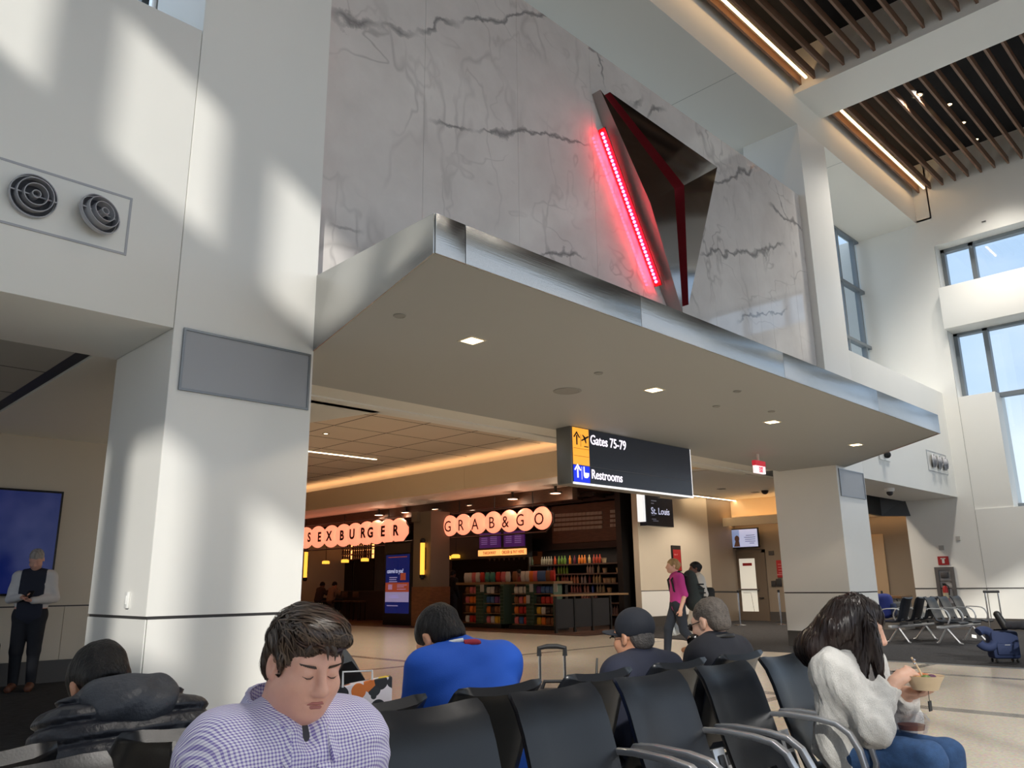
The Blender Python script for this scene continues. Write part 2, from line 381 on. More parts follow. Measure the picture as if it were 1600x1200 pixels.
# ================================================================ soffit, fascia, hall ceiling
struct(MB().box((-5.5, 6.6, 11.11), (23.2, 8.5, 11.3)).build('ceiling_soffit', SOFF), 'white soffit high above the marble wall')
sf = bpy.data.objects['ceiling_soffit']
for xx in (7.9, 13.0, 18.0): box('soffit_joint', (xx - .004, 6.6, 11.107), (xx + .004, 8.35, 11.111), mat('soft joint', (150, 150, 146), .7), sf)
struct(MB().box((-5.5, 6.6, 11.3), (23.2, 6.8, 12.9)).build('wall_cove', SOFF), 'cove fascia washed by the warm ceiling light strip')
struct(MB().box((-5.5, -9, 12.9), (24, 6.8, 13.1)).build('ceiling_plenum', PLENUM), 'black open ceiling above the wooden slats')
BEAMP = mat('beam paint', (234, 234, 230), .6)
struct(MB().box((15.62, -9, 11.85), (17.0, 6.6, 12.9)).build('beam', BEAMP), 'wide white ceiling beam between the two slatted bays')
struct(MB().box((2.5, -9, 11.85), (3.9, 6.6, 12.9)).build('beam', BEAMP), 'white ceiling beam above the left column, behind the viewer')
bays = []
for nm, x0, x1, lab in (('slat_ceiling', 3.9, 15.62, 'dark wooden slat ceiling of the nearer bay'), ('slat_ceiling', 17.0, 22.95, 'dark wooden slat ceiling of the far bay')):
    b_ = struct(empty(nm, (x0, 6.1, 12.0)), lab); bays.append(b_)
    me = None
    ys = [6.42 - 6.1] + [-.325 * k for k in range(0, 42)]
    for yy in ys:
        if me is None: me = MB().box((0, -.024, 0), (x1 - x0, .024, .2)).mesh('slat')
        link('slat', me, WOODS, b_, (0, yy, 0))
    box('led_strip', (.3, .11, .02), (x1 - x0 - .12, .155, .06), WARMLED, b_)
HALL_FILL = 300  # fill lamps added out of view to raise the hall's ambient light
for k, (x, y) in enumerate([(5.2, -4.6), (5.2, -1.6), (5.2, 1.3), (7.2, -4.6), (7.2, -1.6), (9.6, -4.6)] + [(18.2, 4.8)]):
    d = struct(empty('ceiling_fill_lamp', (x, y, 12.14)), 'added round fill downlight between the ceiling slats over the hall')
    MB().lathe([(.13, .05), (.13, 0), (.1, 0), (.1, .05)], 14).build('housing', mat('can dark', (40, 38, 36), .5), d)
    MB().lathe([(.095, .03), (.095, .02)], 14).build('lens', POT, d)
    L = bpy.data.lights.new('hall_fill_lamp', 'SPOT'); L.energy = HALL_FILL if x < 15 else 1000; L.spot_size = 2.1; L.spot_blend = .6; L.color = (1, .93, .84); L.shadow_soft_size = .25
    lo = bpy.data.objects.new('lamp', L); COL.objects.link(lo); lo.parent = d; lo.location = (0, 0, -.02)
for k, (x, y) in enumerate(((4.3, -1.2), (4.3, .8), (6.2, -.2))):  # added narrow spots that brighten the seated people from above
    d = struct(empty('seat_fill_lamp', (x, y, 12.14)), 'added narrow fill downlight between the slats over the seating')
    MB().lathe([(.13, .05), (.13, 0), (.1, 0), (.1, .05)], 14).build('housing', mat('can dark'), d); MB().lathe([(.095, .03), (.095, .02)], 14).build('lens', POT, d)
    L = bpy.data.lights.new('seat_fill_lamp', 'SPOT'); L.energy = 650; L.spot_size = 1.0; L.spot_blend = .6; L.color = (1, .96, .9); L.shadow_soft_size = .25
    lo = bpy.data.objects.new('lamp', L); COL.objects.link(lo); lo.parent = d; lo.location = (0, 0, -.02)
CD = mat('can dark', (40, 38, 36), .5)
for i, (x, y) in enumerate(((19.4, 4.48), (20.5, 4.5), (21.6, 4.52))):
    d = empty('ceiling_downlight', (x, y, 12.3), label=('first', 'second', 'third')[i] + ' small round downlight between far slats, counted from the beam', cat='light', group='downlights between the slats')
    MB().lathe([(.09, .03), (.09, 0), (.07, 0), (.07, .03)], 16).build('housing', CD, d)
    MB().lathe([(.065, .02), (.065, .015)], 16).build('lens', POT, d)
    L = bpy.data.lights.new('slat_lamp', 'SPOT'); L.energy = 560; L.spot_size = 1.9; L.spot_blend = 1.0; L.color = (1, .93, .84); L.shadow_soft_size = .2
    lo = bpy.data.objects.new('lamp', L); COL.objects.link(lo); lo.parent = d; lo.location = (0, 0, -.35)

# ================================================================ right: upper wall band, recess window, end wall
wr = struct(MB().box((16.99, 6.6, 3.34), (23.0, 7.95, 6.14)).build('wall_right', WHITE), 'white upper wall band right of the far column')
w2 = struct(empty('window_2', (21.2, 8.3, 6.14)), 'tall narrow recessed window right of the far column')
wall_h = 4.97
box('glass_pane', (-3.6, .05, 0), (2.7, .062, wall_h), GLASS, w2)
for xx in (-3.6, -2.4, -1.2, .28, 1.45, 2.62): box('mullion', (xx - .035, -.02, 0), (xx + .035, .12, wall_h), MULL, w2)
for zz in (0, 1.6, 3.3, wall_h - .06): box('transom', (-3.6, -.03, zz), (2.7, .12, zz + .09), MULL, w2)
struct(MB().box((17, 7.95, 6.0), (24, 8.5, 6.2)).build('trim_1', WHITE), 'sill ledge under the recessed window')
struct(MB().box((21.5, 9.6, 6.0), (22.3, 11.2, 11.2)).build('wall_shaft', mat('outer grey wall', (150, 158, 162), .6)), 'pale grey building core outside the recessed window')
we = struct(MB().box((23.0, 6.24, 0), (23.9, 7.95, 3.34)).box((23.0, 6.24, 3.34), (23.9, 9.6, 11.2)).build('wall_end_pier', WHITE), 'white pier at the far right corner of the hall')
E_ = struct(MB().box((23.0, -9, 10.32), (23.9, 6.24, 12.9)).box((23.0, 6.2, 11.15), (23.9, 6.85, 12.95)).box((23.0, -9, 0), (23.9, 6.24, 3.0)).box((23.02, 5.36, 3.0), (23.9, 6.24, 5.97)).build('wall_end', WHITE), 'white end wall around the tall right windows')
struct(MB().box((22.75, -9, 7.82), (23.9, 6.24, 9.0)).build('trim_2', WHITE, bevel=.01), 'deep horizontal beam across the tall right window')
MB().box((22.99, -9, 1.02), (23.0, 7.95, 1.042)).build('rail_joint', JOINT, E_)
MB().box((22.985, -9, 0), (23.0, 7.95, .3)).build('base_panel', BASE, E_)
MB().box((22.99, 6.235, .3), (23.0, 6.245, 1.02)).build('panel_joint', JOINT, E_)
MB().box((22.992, 6.236, 1.04), (23.0, 6.242, 10.3)).build('panel_joint', mat('soft joint'), E_)
MB().box((22.97, 4.9, 10.6), (23.0, 5.0, 10.62)).build('slot', JOINT, E_)
w3 = struct(empty('window_3', (23.55, 0, 3.0)), 'tall glazed window at the right end of the hall')
box('glass_pane', (0, -9, 0), (.012, 6.24, 7.35), GLASS, w3)
ym = [5.46 - 1.46 * k for k in range(10)]
for yy in [6.2] + ym: box('mullion', (-.1, yy - .06, 0), (.1, yy + .06, 7.32), MULL, w3)
for zz in (0, 2.9, 4.75, 5.95, 7.22): box('transom', (-.1, -9, zz), (.1, 6.24, zz + .11), MULL, w3)

# the rest of the hall, behind and beside the viewer: glazed walls that let the daylight in
SX = -5.0
sl = 0.59
pw = struct(empty('wall_sun', (SX, 0, 0)), 'gridded glazed side wall the sun comes through')
# openings on this plane: bands in y (period 1.595) and z (period 3.26)
y_of = lambda xw: 6.6 - (xw - SX) * 1.056
z_of = lambda xw, zw: zw + (xw - SX) * sl
zt = z_of(1.79, 6.19); zb = z_of(1.80, 4.84)
ylo, yhi = y_of(2.83), y_of(1.79)
per = 1.51 * 1.056
k = -8
piers = []
while ylo + k * per < 8.2:
    a, b_ = yhi + (k - 1) * per, ylo + k * per
    if b_ > -9: box('pier', (-.05, max(a, -9), 0), (.05, min(b_, 8.3), 13), WHITE, pw)
    k += 1
rows = [(zb - 3.26 * j, zt - 3.26 * j) for j in range(0, 3)]
box('spandrel', (-.05, -9, rows[0][1]), (.05, 8.3, 13), WHITE, pw)
rows[1] = (rows[1][0] - .45, rows[1][1])
for j in range(2): box('spandrel', (-.05, -9, rows[j + 1][1]), (.05, 8.3, rows[j][0]), WHITE, pw)
box('spandrel', (-.05, -9, 0), (.05, 8.3, max(.02, rows[2][0])), WHITE, pw)
pf = struct(empty('wall_facade', (0, -7.5, 0)), 'wide glazed facade behind the viewer')
box('spandrel', (-5, -.2, 0), (24, .2, .4), WHITE, pf)
box('spandrel', (-5, -.3, 11.4), (24, .3, 13), WHITE, pf)
box('added_sun_shade', (-6, -4.8, 11.3), (26, 0, 11.5), WHITE, pf)  # unseen slab added to keep sun off the far column and pier
for i in range(10): box('mullion', (-4.9 + i * 3.2, -.1, .4), (-4.78 + i * 3.2, .1, 11.4), MULL, pf)
for zz in (3.2, 6.2, 9.0): box('transom', (-5, -.1, zz), (24, .1, zz + .14), MULL, pf)
struct(MB().box((-60, -90, -.6), (-6.2, 70, -.5)).box((-60, -90, -.6), (120, -8.2, -.5)).box((34.5, -90, -.6), (120, 90, -.5)).build('apron_ground', mat('concrete apron', (205, 204, 200), .8)), 'pale concrete apron outside the hall')

# ================================================================ canopy
cn = struct(empty('canopy', (0, 0, 0)), 'brushed steel edged canopy over the shop entrance')
under = [(3.225, 3.975), (13.44, 3.975), (15.3, 5.82), (16.05, 6.595), (15.635, 6.6), (15.635, 7.8), (3.865, 7.8), (3.865, 6.6)]
MB().prism(under, 3.485, 3.56).build('canopy_soffit', mat('canopy grey paint', (176, 178, 176), .6), cn)
TZ = 3.775
# sloping metal lid
MB().add([(3.23, 3.98, TZ - .01), (13.44, 3.98, TZ - .01), (16.05, 6.6, 4.2), (3.86, 6.6, 4.25)], [(0, 1, 2, 3)]).build('canopy_lid', METAL, cn)
def fpanel(a, b_, za, zb_):
    t = .012; d = Vector((b_[0] - a[0], b_[1] - a[1])).normalized(); nn = Vector((d.y, -d.x)) * t
    p = [(a[0] + nn.x, a[1] + nn.y), (b_[0] + nn.x, b_[1] + nn.y), (b_[0], b_[1]), (a[0], a[1])]
    zs = (za, zb_, zb_, za)
    MB().hexa([(x, y, 3.475) for x, y in p] + [(x, y, z) for (x, y), z in zip(p, zs)]).build('fascia_panel', METAL, cn, bevel=.002)
fpanel((3.862, 6.598), (3.222, 3.975), 4.26, TZ)
fx = [3.222, 3.498, 5.6, 8.3, 11.0, 13.44]
for a, b_ in zip(fx, fx[1:]): fpanel((a + (.0 if a == fx[0] else .0025), 3.975), (b_ - .0025, 3.975), TZ, TZ)
fpanel((13.44, 3.975), (16.05, 6.598), TZ, 4.2)
struct(MB().prism([(3.87, 7.8), (15.63, 7.8), (15.63, 8.62), (6.1, 8.62), (5.75, 10.0), (5.6, 12.9), (3.87, 12.9)], 3.52, 3.6).build('ceiling_portal', SOFF), 'grey soffit behind the canopy inside the opening')
for i, x in enumerate((4.78, 7.69, 10.59, 13.51)):
    d = empty('recessed_light', (x, 5.32, 3.486), label='square warm downlight in the canopy, ' + ('nearest the left column', 'second from the left column', 'third from the left column', 'nearest the far right tip')[i], cat='light', group='square lights in the canopy')
    box('trim', (-.1, -.1, -.006), (.1, .1, .0), mat('light trim', (235, 225, 205), .5), d)
    box('lens', (-.075, -.075, -.009), (.075, .075, -.005), POT, d)
    L = bpy.data.lights.new('spot', 'SPOT'); L.energy = 45; L.spot_size = 2.2; L.color = (1, .82, .6); L.shadow_soft_size = .08
    lo = bpy.data.objects.new('lamp', L); COL.objects.link(lo); lo.parent = d; lo.location = (0, 0, -.03)
CAPS = mat('ceiling fitting grey', (150, 149, 144), .6)
for x, y, r_, nm, lab in ((3.85, 5.21, .055, 'sprinkler_cover', 'small round cover in the canopy near its left corner'), (6.96, 6.05, .17, 'ceiling_speaker', 'large round grey speaker grille in the canopy'),
                          (6.59, 5.27, .05, 'sprinkler_cover', 'small round cover in the canopy above the speaker'), (9.05, 5.3, .05, 'sprinkler_cover', 'small round cover in the canopy left of the exit sign'),
                          (8.5, 4.68, .05, 'sprinkler_cover', 'faint round cover in the canopy close to its front edge'), (9.9, 4.97, .05, 'sprinkler_cover', 'round cover in the canopy beyond the third downlight')):
    e = tag(MB().lathe([(r_, .0), (r_, -.006), (r_ * .85, -.011), (r_ * .8, -.008)], 20).build(nm, CAPS, loc=(x, y, 3.485)), lab, 'ceiling fitting')

# ================================================================ folded metal sculpture on the marble
MIRROR = mat('polished steel', (168, 166, 166), .09, 1.0)
MIRD = mat('polished steel side', (168, 160, 156), .42, .7)
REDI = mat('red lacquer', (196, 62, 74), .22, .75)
REDE = mat('red led', (255, 60, 80), .4, emit=(255, 30, 56), es=60)
C0 = Vector((0, 0, 1.25))
def onray(px, py, y):
    d = _f + _r * (px - 800) / F_PX - _u * (py - 600) / F_PX
    return C0 + d * (y / d.y)
sp = empty('wall_sculpture', (9.6, 6.75, 6.6), label='large folded steel triangle emblem with red glow on the marble wall', cat='sculpture')
def slab(pts, names, material, back=6.748):
    pass
TL = onray(938, 140, 6.58); K = onray(1016, 317, 6.38); BT = onray(1067, 490, 6.52); D = onray(1053.6, 295, 6.30)
def sh(v): return v - Vector((9.6, 6.75, 6.6))
def back(v): return Vector((v.x, 6.745, v.z))
def poly(name, pts, material, th=None):
    MB().add([sh(p) for p in pts], [tuple(range(len(pts)))]).build(name, material, sp)
def solid(name, front, material, sidem):
    """front facets (list of triangles over shared points) extruded back to the marble"""
    mb = MB(); pts = []
    for t in front:
        for p in t:
            if not any((p - q).length < 1e-4 for q in pts): pts.append(p)
    idx = lambda p: next(i for i, q in enumerate(pts) if (p - q).length < 1e-4)
    tris = [tuple(idx(p) for p in t) for t in front]
    o_ = MB().add([sh(p) for p in pts], tris).build(name, material, sp)
    cnt = {}
    for t in tris:
        for i in range(3):
            e_ = tuple(sorted((t[i], t[(i + 1) % 3]))); cnt.setdefault(e_, 0); cnt[e_] += 1
    for e_, c in cnt.items():
        if c == 1:
            a, b_ = pts[e_[0]], pts[e_[1]]
            m_ = sidem(a, b_)
            MB().add([sh(a), sh(b_), sh(back(b_)), sh(back(a))], [(0, 1, 2, 3)]).build('side_plate', m_, o_)
    return o_
solid('left_wing', [(TL, K, D), (K, BT, D)], MIRROR, lambda a, b_: MIRD)
B1 = onray(953, 143.8, 6.56); C1 = onray(1120.8, 261, 6.45); D2 = onray(1069, 289.5, 6.28); B2 = onray(1076, 476, 6.5)
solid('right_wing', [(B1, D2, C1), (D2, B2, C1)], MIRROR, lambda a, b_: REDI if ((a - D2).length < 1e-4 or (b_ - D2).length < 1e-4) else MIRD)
L0 = onray(940, 206, 6.66); L1 = onray(1026, 443, 6.66)
ax = (L1 - L0).normalized(); pn = Vector((0, -1, 0)).cross(ax).normalized()
ch = MB()
Mx = Matrix(((ax.x, 0, pn.x, L0.x - 9.6), (ax.y, -1, pn.y, L0.y - 6.75), (ax.z, 0, pn.z, L0.z - 6.6), (0, 0, 0, 1)))
LN = (L1 - L0).length
ch.box((-.05, -.07, .03), (LN + .05, .06, .05), Mx)
cho = ch.build('led_channel', mat('dark red channel', (120, 20, 30), .4), sp)
dot = MB().sphere((0, 0, 0), .026, 8, 5).mesh('led_bulb', smooth=60)
nled = 40
for i in range(nled):
    q = Mx @ Vector(((i + .5) * LN / nled, .0, 0)); link('led_bulb', dot, REDE, cho, q)
# ================================================================ concourse beyond the opening
def on(px, py, **k):
    """world point where a line of sight of the survey photo meets a plane x=, y= or z= (used to read sizes)"""
    d = _f + _r * (px - 800) / F_PX - _u * (py - 600) / F_PX
    (a, v), = k.items(); i = 'xyz'.index(a)
    return C0 + d * ((v - C0[i]) / d[i])
TAN = mat('warm tan paint', (236, 218, 188), .6)
CEILT = mat('ceiling panel', (214, 202, 186), .75)
cc = struct(MB().prism([(5.6, 8.62), (18.2, 8.62), (18.2, 33), (5.6, 33)], 4.95, 5.1).build('ceiling_concourse', CEILT), 'panelled ceiling of the concourse with fine joints')
for x in (7.0, 8.5, 10.0, 11.5, 13.0, 14.5): box('panel_joint', (x - .012, 8.62, 4.945), (x + .012, 33, 4.951), mat('ceiling joint', (104, 96, 86), .8), cc)
for i in range(15): box('panel_joint', (5.6, 10 + 1.5 * i - .008, 4.945), (15.5, 10 + 1.5 * i + .008, 4.951), mat('ceiling joint'), cc)
struct(MB().box((3.87, 8.62, 3.52), (17.6, 8.75, 4.95)).build('wall_bulkhead', SOFF), 'bulkhead above the inner edge of the opening')
struct(MB().prism([(15.62, 33), (15.62, 13.9), (17.5, 11.1), (17.6, 7.97), (25, 7.97), (25, 16.1), (17.9, 16.1), (17.6, 33)], 4.0, 4.05).build('ceiling_gate', SOFF), 'lower soffit over the shops and the gate')
fa = struct(empty('cove_fascia', (0, 0, 0)), 'warm lit fascia running above the shop fronts')
yb = [32.5, 27.4, 26.3, 21.0, 17.6, 13.9]
for a, b_ in zip(yb, yb[1:]): box('fascia_panel', (15.5, b_ + .005, 4.0), (15.6, a - .005, 4.68), TAN, fa)
for a, b_ in (((15.5, 13.9), (17.5, 11.1)), ((17.5, 11.1), (17.6, 8.75))):
    d = (Vector(b_) - Vector(a)).normalized(); n_ = Vector((-d.y, d.x)) * -.08
    MB().prism([a, b_, (b_[0] - n_.x, b_[1] - n_.y), (a[0] - n_.x, a[1] - n_.y)], 4.0, 4.68).build('fascia_panel', TAN, fa)
COVE = mat('cove led', (255, 220, 170), .5, emit=(255, 200, 140), es=6)
box('cove_light', (15.75, 13.5, 4.55), (15.85, 32.5, 4.6), COVE, fa)
LINE = mat('linear lamp', (255, 240, 215), .5, emit=(255, 226, 185), es=8)
def lin_lamp(x0, x1, y, z, lab):
    e = empty('linear_light', (x0, y, z), label=lab, cat='light', group='linear ceiling lights')
    box('housing', (-.03, -.06, 0), (x1 - x0 + .03, .06, .03), mat('light trim'), e); box('lens', (0, -.04, -.01), (x1 - x0, .04, .0), LINE, e)
lin_lamp(10.2, 13.68, 19.5, 4.92, 'linear light on the concourse ceiling right of the left column')
p0 = on(1075, 773, z=3.97); p1 = on(1166, 785, z=3.97); lin_lamp(p0.x, p1.x, (p0.y + p1.y) / 2, 3.97, 'longer linear light behind the hanging direction sign')
p0 = on(1052, 780, z=3.97); p1 = on(1102, 786, z=3.97); lin_lamp(p0.x, p1.x, (p0.y + p1.y) / 2, 3.97, 'shorter linear light above the destination sign')
p0 = on(1110, 786, z=3.97); p1 = on(1120, 788, z=3.97); lin_lamp(p0.x, p1.x, p0.y, 3.97, 'tiny linear light right of the destination sign')
for k, (xx, yy) in enumerate(((10.4, 11.2), (10.4, 17.0), (10.4, 20.5), (10.4, 14.0))):  # lamps added to brighten the concourse ceiling and fascia
    p = Vector((xx, yy, 4.945))
    d = empty('concourse_fill_light', p, label='added small round concourse fill light, %s' % ('nearest the hanging direction sign', 'third from the direction sign', 'nearest the left column', 'second from the direction sign')[k], cat='light', group='added concourse fill lights')
    MB().lathe([(.09, .0), (.09, -.01), (.06, -.008)], 14).build('rim', CAPS, d); MB().lathe([(.05, -.004), (.05, -.009)], 12).build('lens', POT, d)
    L = bpy.data.lights.new('concourse_fill_lamp', 'SPOT'); L.energy = 300; L.spot_size = 2.2; L.spot_blend = .8; L.color = (1, .84, .66); L.shadow_soft_size = .1
    lo = bpy.data.objects.new('lamp', L); COL.objects.link(lo); lo.parent = d; lo.location = (0, 0, -.05)
for k, (px, py) in enumerate(((1127, 764), (1180, 769))):
    p = on(px, py, z=3.995)
    d = empty('gate_downlight', p, label='small square downlight in the gate soffit, %s' % ('left of the exit sign', 'below the exit sign')[k], cat='light', group='gate soffit downlights')
    box('rim', (-.1, -.1, -.01), (.1, .1, .0), CAPS, d); box('lens', (-.07, -.07, -.014), (.07, .07, -.006), CAPS, d)
for k, (x, y) in enumerate(((18.5, 9.6), (21.5, 9.6), (21.5, 12.6), (18.2, 12.4))):  # lamps added to brighten the gate walls and right alcove
    d = empty('gate_fill_lamp', (x, y, 3.995), label='added round gate area fill light, %s' % ('behind the far column', 'behind the right alcove', 'before the boarding door', 'over the walking women')[k], cat='light', group='added gate area fill lights')
    MB().lathe([(.1, .0), (.1, -.012), (.07, -.01)], 14).build('rim', CAPS, d); MB().lathe([(.06, -.004), (.06, -.009)], 12).build('lens', POT, d)
    L = bpy.data.lights.new('gate_fill_lamp', 'SPOT'); L.energy = 260; L.spot_size = 2.5; L.spot_blend = .5; L.color = (1, .86, .7); L.shadow_soft_size = .1
    lo = bpy.data.objects.new('lamp', L); COL.objects.link(lo); lo.parent = d; lo.location = (0, 0, -.05)
struct(MB().box((5.4, 32.5, 0), (26, 32.7, 5.1)).build('wall_back', BEIGE), 'far end wall of the concourse')

# ================================================================ hanging signs
def signbox():
    y = 7.45; a = on(893, 667, y=y); b_ = on(1081, 770, y=y)
    x0, x1, z1 = a.x, b_.x, a.z; z0 = on(895, 752, y=y).z
    e = empty('direction_sign', (x0, y, z0), label='long black hanging sign pointing to the gates and restrooms', cat='sign')
    W, H = x1 - x0, z1 - z0
    SB = mat('sign case grey', (128, 126, 120), .4, .4)
    box('case', (-.03, .0, -.03), (W + .03, .28, H + .05), SB, e, .01)
    SBLK = mat('sign face black', (26, 29, 35), .3, emit=(40, 44, 54), es=.35)
    box('face', (0, -.012, 0), (W, .002, H), SBLK, e)
    cw = W * .118
    YEL = mat('sign yellow', (250, 178, 60), .4, emit=(250, 172, 60), es=.75)
    BLU = mat('sign blue', (24, 48, 215), .4, emit=(20, 50, 225), es=.8)
    WH = mat('sign white', (250, 244, 255), .4, emit=(250, 240, 255), es=1.0)
    hy = H * .31
    box('yellow_tile', (0, -.016, hy), (cw, -.008, H), YEL, e); box('blue_tile', (0, -.016, 0), (cw, -.008, hy), BLU, e)
    box('divider', (0, -.0165, hy - .004), (W, -.009, hy + .004), mat('sign line', (90, 92, 98), .5), e)
    for zz in (hy + .13, hy + .24): box('groove', (.01, -.017, zz), (cw - .01, -.015, zz + .006), mat('sign groove', (214, 148, 44), .5), e)
    for z_, m_ in ((hy + .50 * (H - hy), BLACK), (0.04, WH)):
        box('divider', (cw * .485, -.018, z_), (cw * .5, -.015, z_ + hy * .75), m_, e)
        k = .20
        cx, cz = cw * .24, z_ + .02
        M_ = frame_M((cx, -.017, cz), (1, 0, 0), (0, 0, 1))
        MB().prism([(-.013, 0), (.013, 0), (.013, k * .72), (-.013, k * .72)], 0, .004, M_).prism([(0, k), (-.075, k * .56), (-.052, k * .52), (0, k * .84), (.052, k * .52), (.075, k * .56)], 0, .004, M_).build('arrow', m_, e)
    M_ = frame_M((cw * .75, -.017, hy + .66 * (H - hy)), (1, 0, 0), (0, 0, 1))
    pl = MB()
    pl.prism([(-.075, -.005), (.06, .055), (.085, .075), (.075, .09), (.05, .08), (-.085, .012)], 0, .004, M_)
    pl.prism([(-.02, .035), (.015, -.03), (.03, -.025), (.02, .05)], 0, .004, M_).prism([(-.02, .04), (-.06, .09), (-.045, .095), (.015, .06)], 0, .004, M_)
    pl.prism([(-.02, -.085), (.07, -.085), (.07, -.07), (-.02, -.07)], 0, .004, M_).build('plane_pictogram', BLACK, e)
    M_ = frame_M((cw * .74, -.017, hy * .28), (1, 0, 0), (0, 0, 1))
    MB().prism([(-.05, .16), (-.03, .16), (-.03, .075), (.07, .075), (.065, .03), (.03, 0), (-.03, 0), (-.05, .03)], 0, .004, M_).build('restroom_pictogram', WH, e)
    text('lettering', 'Gates 75-79', .205, frame_M((cw * 1.09, -.016, hy + (H - hy) * .62), (1, 0, 0), (0, 0, 1)), WH, e, bold=.0015, width=.86)
    text('lettering', 'Restrooms', .195, frame_M((cw * 1.09, -.016, hy * .30), (1, 0, 0), (0, 0, 1)), WH, e, bold=.0015, width=.86)
    TR = mat('lit sign edge', (240, 240, 240), .4, emit=(255, 255, 255), es=.7)
    box('edge_light', (-.005, -.014, -.035), (W + .02, .0, -.005), TR, e); box('edge_light', (W, -.014, -.03), (W + .018, .0, H), TR, e)
    for t in (.25, .75): box('hanger', (W * t - .03, .1, H + .04), (W * t + .03, .18, 3.52 - z0), SB, e)
signbox()
def exit_sign():
    y = 6.9; a = on(1180, 719, y=y); b_ = on(1197, 741, y=y)
    e = empty('exit_sign', (a.x, y, b_.z), label='small glowing red and white exit sign under the canopy', cat='sign')
    W, H = b_.x - a.x, a.z - b_.z
    box('case', (0, 0, 0), (W, .06, H), mat('exit face', (250, 240, 240), .3, emit=(255, 225, 228), es=.9), e, .006)
    box('red_band', (-.004, -.006, H * .6), (W + .004, .066, H + .004), mat('exit red band', (205, 45, 60), .4, emit=(215, 50, 66), es=.45), e)
    text('lettering', 'EXIT', H * .62, frame_M((W * .5, -.008, H * .08), (1, 0, 0), (0, 0, 1)), mat('exit red', (205, 40, 70), .4, emit=(200, 30, 70), es=.7), e, bold=.001, width=.5, align='CENTER')
    box('stem', (W * .45, .02, H), (W * .55, .05, 3.49 - b_.z), SOFF, e)
exit_sign()
def gate_sign():
    y = 12.4; a = on(1010, 776, y=y); b_ = on(1053, 824, y=y)
    e = empty('destination_sign', (a.x, y, b_.z), label='square black hanging sign reading St. Louis with gate number above', cat='sign')
    W, H = b_.x - a.x, a.z - b_.z
    DK = mat('display black', (16, 17, 22), .25, emit=(26, 28, 36), es=.25)
    box('display', (-.04, 0, 0), (W, .22, H), DK, e)
    LT = mat('sign light grey', (196, 200, 222), .4, emit=(190, 195, 225), es=.55)
    text('lettering', 'St. Louis', H * .33, frame_M((W * .14, -.006, H * .42), (1, 0, 0), (0, 0, 1)), LT, e, bold=.002, width=1.0)
    GR = mat('sign dim grey', (96, 98, 112), .5, emit=(96, 98, 112), es=.3)
    for fx_, fz, fw in ((.16, .86, .2), (.16, .36, .12), (.16, .22, .16), (.2, .16, .2), (.16, .77, .1)): box('text_line', (W * fx_, -.006, H * fz), (W * (fx_ + fw), .0, H * (fz + .035)), GR, e)
    box('number_box', (W * .02, .02, H + .02), (W * .55, .2, H + .34), DK, e)
    text('lettering', '74', .3, frame_M((W * .14, .014, H + .06), (1, 0, 0), (0, 0, 1)), mat('sign white'), e, bold=.004)
    box('lit_edge', (-.16, .02, .1), (-.05, .2, H + .6), mat('lit sign edge'), e)
    box('stem', (W * .4, .08, H + .3), (W * .5, .14, 4.0 - b_.z), mat('sign case grey'), e)
gate_sign()

# ================================================================ shop
SX0 = 17.4
DKWOOD = mat('dark brown wood', (74, 50, 36), .5, var=(5, .25), aniso=(1, 1, 6))
MIDWOOD = mat('mid brown wood', (128, 84, 54), .5, var=(5, .2), aniso=(1, 1, 6))
SHOPD = mat('shop near black', (24, 21, 20), .6)
struct(MB().box((24.2, 15.0, 0), (24.4, 32.5, 4.0)).build('wall_shop_back', SHOPD), 'dark rear wall of the shop')
struct(MB().box((19.35, 14.85, 0), (24.4, 15.05, 4.0)).build('wall_shop_side', SHOPD), 'black side wall at the right end of the shop')
cs = struct(MB().box((17.62, 15.05, 3.98), (24.2, 32.5, 4.0)).build('ceiling_shop', DKWOOD), 'dark timber ceiling inside the shop')
for i in range(18): box('joist', (17.7, 15.6 + i * .9, 3.84), (24, 15.68 + i * .9, 3.98), DKWOOD, cs)
for i in range(3): box('joist', (18.4 + i * 1.2, 15.1, 3.8), (18.5 + i * 1.2, 32, 3.9), SHOPD, cs)
fs = struct(MB().box((15.62, 13.3, 0), (24.2, 32.5, .004)).build('floor_shop', mat('shop floor brown', (66, 48, 38), .35)), 'brown and cream tiled floor of the shop')
TL1 = mat('cream tile', (150, 134, 112), .3); TL2 = mat('brown tile', (84, 54, 40), .35)
tm = MB().box((0, 0, 0), (.66, .66, .004)).mesh('floor_tile')
for i in range(4):
    for j in range(26):
        if (i + j) % 2 == 0 or True:
            t = link('floor_tile', tm.copy() if False else tm, None, fs, (15.66 + i * .68, 13.4 + j * .68, .004))
            t.material_slots and None
            if (i + j) % 2:
                t.data = bpy.data.meshes.get('floor_tile_b') or tm.copy(); t.data.name = 'floor_tile_b'
            if not t.data.materials: t.data.materials.append(TL1 if (i + j) % 2 else TL2)
struct(MB().box((17.4, 15.05, 3.62), (17.62, 32.5, 4.0)).build('trim_3', DKWOOD), 'timber header beam over the shop front')
PDL = mat('shop spot lens', (255, 200, 170), .5, emit=(255, 196, 160), es=4)
